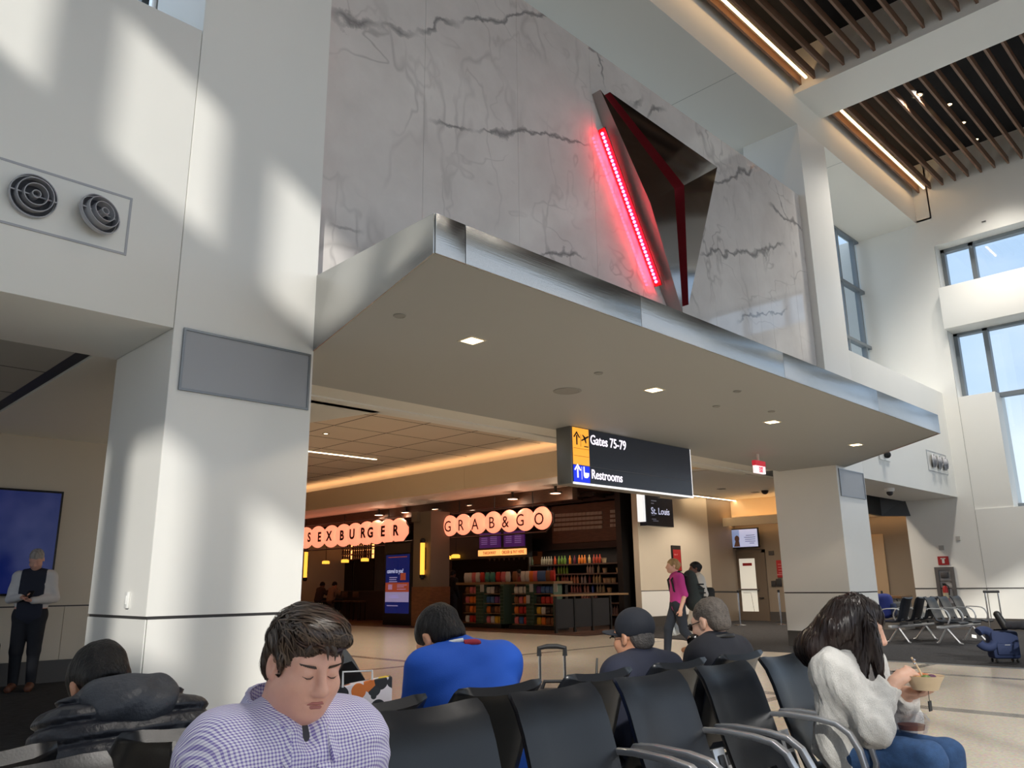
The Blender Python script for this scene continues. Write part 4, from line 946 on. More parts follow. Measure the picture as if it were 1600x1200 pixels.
# red pocket sign on beige wall
a = on(1050, 852, y=14.25); b_ = on(1066, 893, y=14.25)
e = empty('red_wall_sign', (a.x, 14.3, b_.z), label='red framed sign on the beige wall behind the walking woman', cat='sign')
W, H = b_.x - a.x, a.z - b_.z
box('frame', (0, -.05, 0), (W, 0, H), BLACK, e, .01); box('panel', (.03, -.056, .03), (W - .03, -.048, H * .84), RED, e)
text('lettering', '1-4', .16, FY(.07, -.06, H * .3), mat('notice text'), e, bold=.004); text('lettering', 'Gate 8', .07, FY(.07, -.06, H * .62), mat('notice text'), e)
p = on(1197, 789, x=22.6)
e = empty('dome_camera', (p.x, p.y, 4.003), label='black dome camera on the ceiling near the boarding door', cat='camera')
MB().lathe([(.13, .0), (.13, -.05)], 14).build('mount', SOFF, e); MB().sphere((0, 0, -.06), .11, 14, 8).build('dome', BLACK, e, smooth=60)

# ================================================================ right alcove
cra = struct(MB().box((17.6, 7.95, 3.4), (23, 8.0, 4.05)).build('trim_5', SOFF), 'inner edge above the right alcove')
def hang_tv():
    y = 8.3; a = on(1353, 769, y=y); b_ = on(1379, 806, y=y); c = on(1404, 772, y=y)
    e = empty('hanging_monitors', (b_.x - .3, y, b_.z), label='pair of black monitors hung back to back at the right alcove', cat='monitor')
    H = .66
    MB().hexa([(-.95, -.1, 0), (.25, .0, 0), (.25, .1, 0), (-.95, 0, 0), (-.95, -.1, H), (.25, .0, H), (.25, .1, H), (-.95, .0, H)]).build('screen_panel', BLACK, e)
    MB().hexa([(.28, .02, 0), (1.1, -.55, 0), (1.14, -.45, 0), (.32, .12, 0), (.28, .02, H), (1.3, -.55, H), (1.34, -.45, H), (.42, .12, H)]).build('rear_panel', mat('monitor back grey', (66, 66, 68), .5), e)
    box('pole', (-.05, 0, H), (.02, .07, 4.0 - b_.z), BLACK, e)
hang_tv()
p = on(1417, 769, y=6.62); e = empty('dome_camera', (p.x, 7.0, 3.34), label='white dome camera under the right wall band', cat='camera')
MB().lathe([(.11, 0), (.11, -.05), (.09, -.08)], 14).build('mount', mat('white plastic'), e); MB().sphere((0, 0, -.1), .075, 12, 8).build('dome', KP, e, smooth=60)
p = on(1380, 707, y=6.6); e = empty('wall_camera', (p.x, 6.6, p.z - .1), label='white box camera half hidden behind the canopy tip', cat='camera')
box('plate', (-.3, -.03, -.08), (.3, 0, .16), mat('white plastic'), e); MB().sphere((0, -.08, .04), .08, 12, 8).build('dome', BLACK, e, smooth=60)
# fire extinguisher cabinet on the pier (faces -x)
yc1, yc0 = on(1460, 887, x=22.99).y, on(1490, 887, x=22.99).y; zc1, zc0 = on(1475, 886, x=22.99).z, on(1483, 948, x=22.99).z
e = empty('extinguisher_cabinet', (23.0, yc0, zc0), label='grey recessed fire extinguisher cabinet on the white pier', cat='cabinet')
W, H = yc1 - yc0, zc1 - zc0; GF = mat('cabinet frame', (104, 102, 102), .45, .3)
for lo, hi in (((-.04, 0, 0), (0, .09, H)), ((-.04, W - .09, 0), (0, W, H)), ((-.04, .09, 0), (0, W - .09, .09)), ((-.04, .09, H - .09), (0, W - .09, H))): box('frame', lo, hi, GF, e)
box('back_panel', (-.008, .09, .09), (0, W - .09, H - .09), mat('cabinet inside', (176, 176, 176), .5), e); box('divider', (-.03, .09, H * .63), (0, W - .09, H * .66), GF, e)
box('hose_valve', (-.05, W * .3, H * .72), (-.01, W * .7, H * .86), mat('valve grey', (90, 90, 92), .4, .6), e, .01)
ex = empty('fire_extinguisher', (22.93, yc0 + W * .54, zc0 + .09), label='red fire extinguisher standing inside the grey cabinet', cat='fire extinguisher')
MB().lathe([(.06, 0), (.065, .02), (.065, .36), (.045, .42), (.02, .44)], 16).build('cylinder', mat('extinguisher red', (168, 30, 28), .35), ex, smooth=40)
MB().lathe([(.066, .12), (.066, .26)], 16).build('label_band', mat('label cream', (190, 180, 150), .5), ex, smooth=40)
box('valve', (-.02, -.02, .44), (.02, .05, .5), BLACK, ex); MB().tube([(0, -.02, .47), (-.02, -.09, .42), (-.02, -.095, .3), (-.02, -.085, .2)], .012, 6).build('hose', BLACK, ex)
p = on(1474, 876, x=22.99)
e = empty('fire_sign', (23, p.y, p.z), label='small red and white sign above the extinguisher cabinet', cat='sign'); box('plate', (-.02, -.13, -.11), (0, .13, .11), RED, e); box('white_mark', (-.025, -.03, -.07), (-.018, .03, .06), mat('white plastic'), e); box('white_mark', (-.025, -.06, .04), (-.018, .06, .065), mat('white plastic'), e)
p = on(1471, 856, x=22.99); tag(MB().box((-.03, -.06, -.06), (0, .06, .06)).box((-.035, -.03, -.03), (-.03, .03, .03)).build('wall_plate', mat('plate grey', (186, 184, 178), .5), loc=(23, p.y, p.z)), 'small pale plate above the red sign on the pier', 'plate')
p = on(1497, 841, x=22.99); tag(MB().box((-.02, -.05, -.05), (0, .05, .05)).box((-.025, -.02, -.02), (-.02, .02, .02)).build('wall_plate', mat('plate grey'), loc=(23, p.y, p.z)), 'faint pale plate on the pier near its edge', 'plate')
# boarding door panel and counter inside the right alcove
y1, y0 = on(1360, 836, x=24.99).y, on(1380, 836, x=24.99).y
e = struct(MB().box((24.93, y0, 0), (25, y1, 2.6)).build('door_2', mat('warm door', (186, 160, 128), .5), bevel=.02), 'warm beige door leaf behind the far column')
p = on(1398, 931, x=24); e = empty('gate_counter', (22.2, 8.05, .008), label='wood topped counter at the back of the right alcove', cat='counter')
box('body', (0, 0, 0), (.7, 1.0, .78), mat('counter grey', (120, 116, 110), .5), e); box('top', (-.05, -.02, .78), (.75, 1.05, .84), mat('counter oak'), e)
# ================================================================ beam seating
LEATH = mat('black leather', (20, 23, 29), .3, var=(3, .08), bump=(220, .04), spec=.5)
LEATHS = mat('leather edge', (40, 44, 52), .34)
POLALU = mat('polished aluminium', (212, 213, 216), .34, .9)
DKMET = mat('dark steel', (52, 53, 56), .4, .6)
def shell_mesh(w=.425, th=.036, cut=True):
    """seat shell: reclined back rolling into the seat pan; local x across, faces -y, back top at y=+.19"""
    prof = [(.215, .885), (.20, .872), (.178, .845), (.15, .78), (.112, .66), (.078, .56), (.05, .49), (.02, .452), (-.03, .428), (-.1, .418), (-.2, .418), (-.33, .424), (-.40, .416), (-.43, .396)]
    n = len(prof); P = [Vector((0, y, z)) for y, z in prof]
    verts = []; NX = 9
    nor = []
    for i in range(n):
        t = (P[min(i + 1, n - 1)] - P[max(i - 1, 0)]).normalized(); nor.append(Vector((0, t.z, -t.y)))  # front/up side or back
    for side in (0, 1):
        for i in range(n):
            z = prof[i][1]
            hw = w / 2 * (1.0 if i > 1 else (.985 if i == 1 else .955))
            if 5 <= i <= 8: hw *= .97
            for j in range(NX):
                u = -1 + 2 * j / (NX - 1)
                bow = .022 * u * u * (1 if i < 7 else .5)      # edges curve toward the sitter
                p = P[i] + Vector((u * hw, 0, 0))
                f = -nor[i]
                if f.y > 0 and i < 7: f = -f
                if i >= 7 and f.z < 0: f = -f
                edge = 1 - max(0, abs(u) - .8) / .2 * .55
                p = p + f * (bow + (th * .5 * edge if side == 0 else -th * .5 * edge))
                verts.append(tuple(p))
    def id_(s, i, j): return s * n * NX + i * NX + j
    faces = []
    for i in range(n - 1):
        for j in range(NX - 1):
            if cut and 6 <= i <= 6 and 2 <= j <= NX - 4: hole = True
            else: hole = False
            if hole: continue
            faces.append((id_(0, i, j), id_(0, i, j + 1), id_(0, i + 1, j + 1), id_(0, i + 1, j)))
            faces.append((id_(1, i, j), id_(1, i + 1, j), id_(1, i + 1, j + 1), id_(1, i, j + 1)))
    for i in range(n - 1):
        for j in (0, NX - 1): faces.append((id_(0, i, j), id_(0, i + 1, j), id_(1, i + 1, j), id_(1, i, j)))
    for i in (0, n - 1):
        for j in range(NX - 1): faces.append((id_(0, i, j), id_(1, i, j), id_(1, i, j + 1), id_(0, i, j + 1)))
    if cut:
        for j in range(2, NX - 3):
            for i in (6, 7): faces.append((id_(0, i, j), id_(0, i, j + 1), id_(1, i, j + 1), id_(1, i, j)))
        for j in (2, NX - 3): faces.append((id_(0, 6, j), id_(1, 6, j), id_(1, 7, j), id_(0, 7, j)))
    me = bpy.data.meshes.new('seat_shell'); me.from_pydata(verts, [], faces)
    bm = bmesh.new(); bm.from_mesh(me); bmesh.ops.recalc_face_normals(bm, faces=bm.faces)
    bmesh.ops.subdivide_edges  # keep
    bm.to_mesh(me); bm.free(); me.shade_smooth(); me.set_sharp_from_angle(angle=math.radians(75))
    me.materials.append(LEATH)
    return me
SHELL = shell_mesh()
def arm_mesh():
    path = [(0, .12, .66), (0, .10, .685), (0, .02, .69), (0, -.12, .685), (0, -.2, .672), (0, -.25, .64), (0, -.285, .58), (0, -.30, .52), (0, -.29, .47), (0, -.25, .40)]
    return MB().tube(path, .01, sq=(.016, .0105)).mesh('armrest', bevel=.003)
ARM = arm_mesh()
def beam_row(loc, rz, centres, label, arms, power, legs, lo, hi, group=None):
    e = empty('beam_seating', loc, rz, label, 'seating', group)
    for c in centres:
        s_ = link('seat', SHELL, None, e, (c, 0, 0))
        box('back_bracket', (-.14, .02, .36), (.14, .06, .41), DKMET, s_)
    for c in arms: link('armrest', ARM, POLALU, e, (c, 0, 0))
    box('beam', (lo, -.12, .30), (hi, -.04, .36), POLALU, e, .008)
    for c in power:
        q = empty('power_unit', (c, .02, .40), 0); q.parent = e; q.rotation_euler = (-.28, 0, 0)
        box('case', (-.04, -.012, -.04), (.04, .03, .22), POLALU, q, .004)
        for k in range(3): box('outlet', (-.022, -.018, .01 + k * .066), (.022, -.008, .062 + k * .066), mat('outlet black', (18, 18, 20), .35), q, .006)
    for c in legs:
        MB().tube([(c, -.08, .31), (c, -.30, .03), (c, -.36, .012)], .02, 6).tube([(c, -.08, .31), (c, .10, .03), (c, .14, .012)], .02, 6).build('leg', POLALU, e)
    return e
P_ = .55
# the near row faces -y (towards the viewer's right); back tops stand at y = 1.97
near_c = [.49, 1.04, 1.59, 2.14, 2.69, 3.24, 3.78]
beam_row((0, 1.775, 0), 0, near_c, 'near row of black leather airport seats with silver armrests', [c + s for c in (2.415, 2.965, 3.51) for s in (-.055, .062)] + [4.03, .22], [2.415, 2.965, 3.51], (.8, 2.0, 3.4), .2, 4.05)
back_c = [.45, 1.0, 1.55, 2.1, 2.66, 3.24, 3.78]
beam_row((0, 2.375, 0), math.pi, [-c for c in back_c], 'rear row of black leather airport seats facing the shops', [-4.05, -.18], [], (-.8, -2.0, -3.4), -4.05, -.2)
# far rows on the gate carpet
def far_row(loc, rz, n, label):
    cs = [i * .6 for i in range(n)]
    return beam_row(loc, rz, cs, label, [c - .3 for c in cs] + [cs[-1] + .3], [], (cs[0], cs[-1]), -.35, cs[-1] + .35, 'far seats on the gate carpet')
far_row((17.75, 5.72, .008), -.1, 3, 'far row of grey-black airport seats turned toward the windows')
far_row((18.7, 6.28, .008), math.pi - .1, 3, 'far row of black airport seats facing the alcove')

# ================================================================ luggage and bags
NAVY = mat('navy fabric', (34, 48, 84), .8, bump=(200, .1)); CHR = mat('chrome tube', (190, 190, 192), .2, 1.0)
BKF = mat('black nylon', (26, 26, 28), .6, bump=(120, .15)); GRYF = mat('dark grey cloth', (74, 76, 78), .8, bump=(60, .1))
def suitcase(loc, rz, w, d, h, hh, m_, label):
    e = empty('suitcase', loc, rz, label, 'suitcase')
    box('body', (-w / 2, -d / 2, .06), (w / 2, d / 2, h), m_, e, .045)
    box('front_pocket', (-w / 2 + .05, -d / 2 - .03, .12), (w / 2 - .05, -d / 2 + .01, h * .62), m_, e, .02)
    for s in (-1, 1):
        MB().tube([(s * w * .24, d / 2 - .02, h - .02), (s * w * .24, d / 2 - .02, hh)], .011, 8).build('handle_tube', CHR, e)
        for t in (-1, 1): MB().lathe([(.025, -.012), (.03, 0), (.025, .012)], 10, Matrix.Translation((s * (w / 2 - .05), t * (d / 2 - .05), .03)) @ Matrix.Rotation(math.pi / 2, 4, 'Y')).build('wheel', BKF, e)
    MB().tube([(-w * .24 - .02, d / 2 - .02, hh), (w * .24 + .02, d / 2 - .02, hh)], .02, 8).build('grip', BKF, e)
    box('top_strap', (-.1, -.02, h), (.1, .02, h + .025), BKF, e, .008)
    box('badge', (-.04, -d / 2 - .034, h * .56), (.04, -d / 2 - .028, h * .58), CHR, e)
    return e
pc = on(1571, 1036, z=0)
suitcase((pc.x, pc.y, .008), -.9, .40, .26, .47, 1.05, NAVY, 'navy cabin suitcase with raised chrome handle by the window seats')
suitcase((2.62, 12.1, .008), .3, .38, .24, .62, 1.02, BKF, 'black suitcase at the left edge beside the standing man')
# neck pillow leaning on the navy suitcase
pm = MB(); pr = []
for i in range(19):
    a_ = math.radians(-140 + 280 * i / 18); r_ = .062 if 2 < i < 16 else .045
    pr.append((.13 * math.cos(a_), .13 * math.sin(a_), 0))
pm.tube(pr, .065, 12)
pp = on(1540, 998, x=pc.x - .22)
npil = empty('neck_pillow', (pp.x, pp.y, pp.z), 0, 'navy neck pillow with white tag leaning on the navy suitcase', 'pillow')
npil.rotation_euler = (1.25, .2, -.85)
pm.build('cushion', NAVY, npil, smooth=60); box('care_tag', (-.2, -.02, -.01), (-.13, .03, -.005), mat('white plastic'), npil)
# roller backpack behind the rear row
rb = empty('roller_backpack', (3.62, 3.32, 0), -.8, 'black roller backpack with chrome pull handle behind the rear seats', 'backpack')
MB().box((-.19, -.13, .07), (.19, .13, .66)).build('body', BKF, rb, .07, seg=3); MB().box((-.15, -.2, .1), (.15, -.1, .46)).build('front_pocket', BKF, rb, .04)
MB().box((-.15, -.17, .48), (.15, -.1, .62)).build('top_pocket', mat('dark charcoal cloth', (42, 42, 44), .7), rb, .03)
for s in (-1, 1):
    MB().tube([(s * .075, .15, .5), (s * .075, .16, .86)], .009, 8).build('handle_tube', CHR, rb)
    MB().lathe([(.035, -.015), (.04, 0), (.035, .015)], 10, Matrix.Translation((s * .14, .1, .04)) @ Matrix.Rotation(math.pi / 2, 4, 'Y')).build('wheel', BKF, rb)
MB().tube([(-.078, .16, .83), (-.078, .16, .875), (-.03, .16, .885), (.03, .16, .885), (.078, .16, .875), (.078, .16, .83)], .015, 8).build('grip', BKF, rb)
MB().tube([(-.07, .02, .65), (-.05, .02, .70), (.05, .02, .70), (.07, .02, .65)], .012, 6).build('carry_loop', BKF, rb); box('zip_pull', (-.08, -.215, .40), (-.05, -.2, .47), CHR, rb, .004)
# floral tote and draped grey jacket on the seat behind the man
def floral():
    m = mat('floral print', (236, 228, 226), .6); n = m.node_tree; b = n.nodes['Principled BSDF']
    t = n.nodes.new('ShaderNodeTexCoord'); mp = n.nodes.new('ShaderNodeMapping'); n.links.new(t.outputs['Object'], mp.inputs[0]); mp.inputs['Location'].default_value = (.31, .2, .13)
    v = n.nodes.new('ShaderNodeTexVoronoi'); v.inputs['Scale'].default_value = 24; n.links.new(mp.outputs[0], v.inputs['Vector'])
    r = n.nodes.new('ShaderNodeValToRGB'); r.color_ramp.interpolation = 'CONSTANT'
    cols_ = [(0, (240, 232, 230)), (.14, (30, 28, 32)), (.45, (226, 120, 44)), (.6, (236, 200, 30)), (.74, (40, 40, 44)), (.82, (200, 70, 60)), (.9, (238, 230, 228))]
    while len(r.color_ramp.elements) < len(cols_): r.color_ramp.elements.new(.5)
    for el, (p, c) in zip(r.color_ramp.elements, cols_): el.position = p; el.color = (*lin(c), 1)
    sp_ = n.nodes.new('ShaderNodeSeparateColor'); n.links.new(v.outputs['Color'], sp_.inputs[0]); n.links.new(sp_.outputs[0], r.inputs[0])
    d = n.nodes.new('ShaderNodeMath'); d.operation = 'LESS_THAN'; d.inputs[1].default_value = .62; n.links.new(v.outputs['Distance'], d.inputs[0])
    x = n.nodes.new('ShaderNodeSeparateXYZ'); n.links.new(t.outputs['Object'], x.inputs[0])
    z = n.nodes.new('ShaderNodeMath'); z.operation = 'GREATER_THAN'; z.inputs[1].default_value = .36; n.links.new(x.outputs[2], z.inputs[0])
    mu = n.nodes.new('ShaderNodeMath'); mu.operation = 'MULTIPLY'; n.links.new(d.outputs[0], mu.inputs[0]); n.links.new(z.outputs[0], mu.inputs[1])
    mx = n.nodes.new('ShaderNodeMix'); mx.data_type = 'RGBA'; mx.inputs['A'].default_value = (*lin((238, 226, 228)), 1); n.links.new(r.outputs[0], mx.inputs['B']); n.links.new(mu.outputs[0], mx.inputs['Factor'])
    n.links.new(mx.outputs['Result'], b.inputs['Base Color']); return m
tt = empty('floral_tote', (1.68, 2.47, .445), -.5, 'white paper bag with orange and yellow flower print on the seat behind the man', 'bag')
MB().hexa([(-.12, -.05, 0), (.12, -.05, 0), (.12, .05, 0), (-.12, .05, 0), (-.13, -.03, .46), (.12, -.03, .50), (.12, .03, .50), (-.13, .03, .46)]).build('bag_body', floral(), tt, .006)
box('ink_mark', (-.02, -.048, .31), (.0, -.038, .35), BLACK, tt); box('ink_mark', (-.03, -.048, .325), (.01, -.038, .333), BLACK, tt)
MB().tube([(-.05, -.03, .47), (-.05, -.02, .52), (.05, -.02, .52), (.05, -.03, .49)], .004, 5).build('handle', mat('white plastic'), tt)
jk = empty('draped_jacket', (1.74, 2.72, .445), .4, 'dark grey jacket and black bag heaped behind the flower print bag', 'jacket')
MB().hexa([(-.16, -.08, 0), (.12, -.08, 0), (.12, .1, 0), (-.16, .1, 0), (-.13, -.05, .40), (.10, -.05, .34), (.10, .08, .34), (-.13, .08, .42)]).build('bag_body', BKF, jk, .04, seg=3)
rings = []
for t, (px_, pz_, wy, th_) in enumerate(((-.17, .46, .07, .02), (-.13, .56, .10, .03), (-.04, .57, .11, .03), (.05, .50, .11, .03), (.12, .41, .10, .025), (.15, .33, .09, .02))):
    rings.append([(px_, -wy, pz_ - .03), (px_ + .03, -wy * .4, pz_ + th_), (px_ + .03, wy * .4, pz_ + th_), (px_, wy, pz_ - .03), (px_ - .03, wy * .4, pz_ - th_), (px_ - .03, -wy * .4, pz_ - th_)])
MB().ring_loft(rings).build('jacket', GRYF, jk, smooth=80); box('red_tab', (-.02, -.10, .43), (.03, -.09, .445), mat('red notice'), jk)
# blue bags on the far seats
p = on(1388, 955, z=.75)
bb = empty('blue_bag', (18.35, 7.05, .45), .2, 'bright blue rucksack heaped on the far seat beside the column', 'bag')
MB().box((-.28, -.18, 0), (.28, .18, .52)).build('body', mat('royal blue cloth', (38, 52, 128), .8), bb, .12, seg=3); MB().box((-.2, -.24, .05), (.2, -.15, .32)).build('pocket', mat('navy fabric'), bb, .04)
MB().tube([(-.06, 0, .5), (-.04, 0, .57), (.04, 0, .57), (.06, 0, .5)], .015, 6).build('carry_loop', BKF, bb)
g2 = empty('grey_bag', (18.95, 7.0, .45), -.1, 'dark grey duffel bag next to the blue rucksack', 'bag')
MB().box((-.2, -.15, 0), (.2, .15, .34)).build('body', GRYF, g2, .1, seg=3); MB().tube([(-.1, 0, .32), (-.06, 0, .4), (.06, 0, .4), (.1, 0, .32)], .012, 6).build('handle', BKF, g2)
# wall screen in the left alcove
a = on(0, 766, y=12.88); b_ = on(98, 769, y=12.88); c = on(85, 930, y=12.88)
e = empty('wall_screen', (b_.x - 2.4, 12.88, c.z), 0, 'large wall screen showing deep blue sky in the left alcove', 'screen')
Wd, H = 2.4, b_.z - c.z
box('bezel', (0, -.07, 0), (Wd, 0, H), BLACK, e, .006)
SKY = mat('screen deep blue', (20, 32, 84), .25)
n = SKY.node_tree; b__ = n.nodes['Principled BSDF']; t = n.nodes.new('ShaderNodeTexCoord'); z = n.nodes.new('ShaderNodeTexNoise'); z.inputs['Scale'].default_value = 2.2; n.links.new(t.outputs['Object'], z.inputs['Vector'])
r = n.nodes.new('ShaderNodeValToRGB'); r.color_ramp.elements[0].color = (*lin((10, 26, 88)), 1); r.color_ramp.elements[1].color = (*lin((52, 56, 108)), 1); r.color_ramp.elements[0].position = .45; r.color_ramp.elements[1].position = .75
n.links.new(z.outputs['Fac'], r.inputs[0]); n.links.new(r.outputs[0], b__.inputs['Emission Color']); b__.inputs['Emission Strength'].default_value = .45
box('picture', (.03, -.074, .03), (Wd - .03, -.066, H - .03), SKY, e)
# ================================================================ bodies from smooth distance fields
class SD:
    """list of primitives; each (kind, data, k, sub)"""
    def __init__(s): s.p = []
    def cap(s, a, b, r0, r1=None, k=.02, flat=None, tag=None, sub=False, cut=None):
        s.p.append(dict(t='cap', a=np.array(a, 'f4'), b=np.array(b, 'f4'), r0=r0, r1=r0 if r1 is None else r1, k=k, flat=flat, tag=tag, sub=sub, cut=cut)); return s
    def ell(s, c, r, k=.02, R=None, tag=None, sub=False, cut=None):
        s.p.append(dict(t='ell', c=np.array(c, 'f4'), r=np.array(r, 'f4'), R=R, k=k, tag=tag, sub=sub, cut=cut)); return s
def prim_d(q, P, inf):
    if q['t'] == 'cap':
        a, b = q['a'], q['b']; X = P - a; ab = b - a
        if q['flat'] is not None:      # squash along an axis: (axis, factor<1)
            ax, fc = q['flat']; ax = np.array(ax, 'f4'); ax = ax / np.linalg.norm(ax)
            X = X + ((X @ ax) * (1 / fc - 1))[..., None] * ax; ab = ab + (ab @ ax) * (1 / fc - 1) * ax
        h = np.clip((X @ ab) / max(1e-9, ab @ ab), 0, 1)
        d = np.sqrt(((X - h[..., None] * ab) ** 2).sum(-1)) - (q['r0'] + (q['r1'] - q['r0']) * h)
        if q['flat'] is not None: d = d * (.5 + .5 * q['flat'][1])
        d = d - inf
    else:
        X = P - q['c']
        if q['R'] is not None: X = X @ q['R']
        r = q['r'] + inf; n = X / r; k0 = np.sqrt((n ** 2).sum(-1)); k1 = np.sqrt((n / r) ** 2 @ np.ones(3, 'f4')) + 1e-9
        d = k0 * (k0 - 1) / k1
    if q['cut'] is not None:
        for pt, nn in q['cut']:
            nn = np.array(nn, 'f4'); nn = nn / np.linalg.norm(nn); d = np.maximum(d, (P - np.array(pt, 'f4')) @ nn)
    return d
def prim_box(q, m):
    if q['t'] == 'cap':
        r = max(q['r0'], q['r1']) + m; return np.minimum(q['a'], q['b']) - r, np.maximum(q['a'], q['b']) + r
    r = (q['r'].max() if q['R'] is not None else q['r']) + m
    return q['c'] - r, q['c'] + r
def sdf_mesh(name, prims, vox, inf=0.0, disp=None, cuts=None):
    pos = [q for q in prims if not q['sub']]
    bb = [prim_box(q, abs(inf) + .03 + 2 * vox) for q in pos]
    lo = np.min([b[0] for b in bb], 0); hi = np.max([b[1] for b in bb], 0)
    n = np.ceil((hi - lo) / vox).astype(int) + 1
    ax = [lo[i] + vox * np.arange(n[i], dtype='f4') for i in range(3)]
    d = np.full(n, .5, 'f4')
    for q in prims:
        b0, b1 = prim_box(q, abs(inf) + q['k'] + .02 + 2 * vox)
        i0 = np.clip(np.floor((b0 - lo) / vox).astype(int), 0, n); i1 = np.clip(np.ceil((b1 - lo) / vox).astype(int) + 1, 0, n)
        if (i1 <= i0).any(): continue
        sl = tuple(slice(a, b) for a, b in zip(i0, i1))
        P = np.stack(np.meshgrid(*[ax[i][sl[i]] for i in range(3)], indexing='ij'), -1)
        e = prim_d(q, P, inf if not q['sub'] else 0).astype('f4'); cur = d[sl]; k = q['k']
        if q['sub']:
            e = -e; h = np.clip(.5 - .5 * (cur - e) / k, 0, 1); d[sl] = cur * (1 - h) + e * h + k * h * (1 - h)
        else:
            h = np.clip(.5 + .5 * (e - cur) / k, 0, 1); d[sl] = e * (1 - h) + cur * h - k * h * (1 - h)
    if disp is not None or cuts:
        idx = np.argwhere(np.abs(d) < .06); P = lo + idx * vox; v = d[idx[:, 0], idx[:, 1], idx[:, 2]]
        if disp is not None: v = v + disp(P)
        d[idx[:, 0], idx[:, 1], idx[:, 2]] = v
        if cuts:
            G = np.stack(np.meshgrid(*ax, indexing='ij'), -1)
            for pt, nn in cuts:
                nn = np.array(nn, 'f4'); nn = nn / np.linalg.norm(nn); d = np.maximum(d, (G - np.array(pt, 'f4')) @ nn)
    d[0] = d[-1] = .5; d[:, 0] = d[:, -1] = .5; d[:, :, 0] = d[:, :, -1] = .5
    # surface nets
    s = d < 0
    c = sum(s[i:n[0] - 1 + i, j:n[1] - 1 + j, k:n[2] - 1 + k].astype('i1') for i in (0, 1) for j in (0, 1) for k in (0, 1))
    act = np.argwhere((c > 0) & (c < 8))
    if len(act) == 0: return bpy.data.meshes.new(name)
    vid = np.full(n - 1, -1, 'i4'); vid[act[:, 0], act[:, 1], act[:, 2]] = np.arange(len(act))
    acc = np.zeros((len(act), 3), 'f4'); cnt = np.zeros(len(act), 'f4')
    cor = [(i, j, k) for i in (0, 1) for j in (0, 1) for k in (0, 1)]
    for A in cor:
        for x in range(3):
            if A[x]: continue
            B = list(A); B[x] = 1
            va = d[act[:, 0] + A[0], act[:, 1] + A[1], act[:, 2] + A[2]]; vb = d[act[:, 0] + B[0], act[:, 1] + B[1], act[:, 2] + B[2]]
            m = (va < 0) != (vb < 0); t = np.where(m, va / np.where(m, va - vb, 1), 0)
            p = np.tile(np.array(A, 'f4'), (len(act), 1)); p[:, x] += t
            acc[m] += p[m]; cnt[m] += 1
    V = lo + (act + acc / cnt[:, None]) * vox
    F = []
    for x in range(3):
        y, z = (x + 1) % 3, (x + 2) % 3
        sl0 = [slice(None)] * 3; sl1 = [slice(None)] * 3; sl0[x] = slice(0, -1); sl1[x] = slice(1, None)
        ch = np.argwhere(s[tuple(sl0)] != s[tuple(sl1)])
        if len(ch) == 0: continue
        ins = s[ch[:, 0], ch[:, 1], ch[:, 2]]
        def g(dy, dz):
            q = ch.copy(); q[:, y] += dy; q[:, z] += dz; return vid[q[:, 0], q[:, 1], q[:, 2]]
        f = np.stack([g(-1, -1), g(0, -1), g(0, 0), g(-1, 0)], 1)
        f[~ins] = f[~ins][:, ::-1]; F.append(f)
    F = np.concatenate(F); F = F[(F >= 0).all(1)]
    me = bpy.data.meshes.new(name); me.vertices.add(len(V)); me.vertices.foreach_set('co', V.astype('f4').ravel())
    me.loops.add(len(F) * 4); me.loops.foreach_set('vertex_index', F.ravel().astype('i4')); me.polygons.add(len(F))
    me.polygons.foreach_set('loop_start', np.arange(0, len(F) * 4, 4, dtype='i4'))
    me.update(calc_edges=True); me.validate(); me.shade_smooth()
    return me
_rs = np.random.RandomState(3)
def wav(freq, amp, n=7, seed=0, aniso=(1, 1, 1)):
    r = np.random.RandomState(seed); K = r.normal(size=(n, 3)) * freq * np.array(aniso); ph = r.uniform(0, 6.28, n)
    return lambda P: amp * np.sin(P @ K.T + ph).sum(-1) / math.sqrt(n)
def addf(*fs): return lambda P: sum(f(P) for f in fs)
def rotm(yaw=0, pitch=0, roll=0):   # head frame -> person frame; pitch>0 looks down, yaw>0 turns to +x
    return np.array(Matrix.Rotation(yaw, 3, 'Z') @ Matrix.Rotation(pitch, 3, 'X') @ Matrix.Rotation(roll, 3, 'Y'), 'f4')
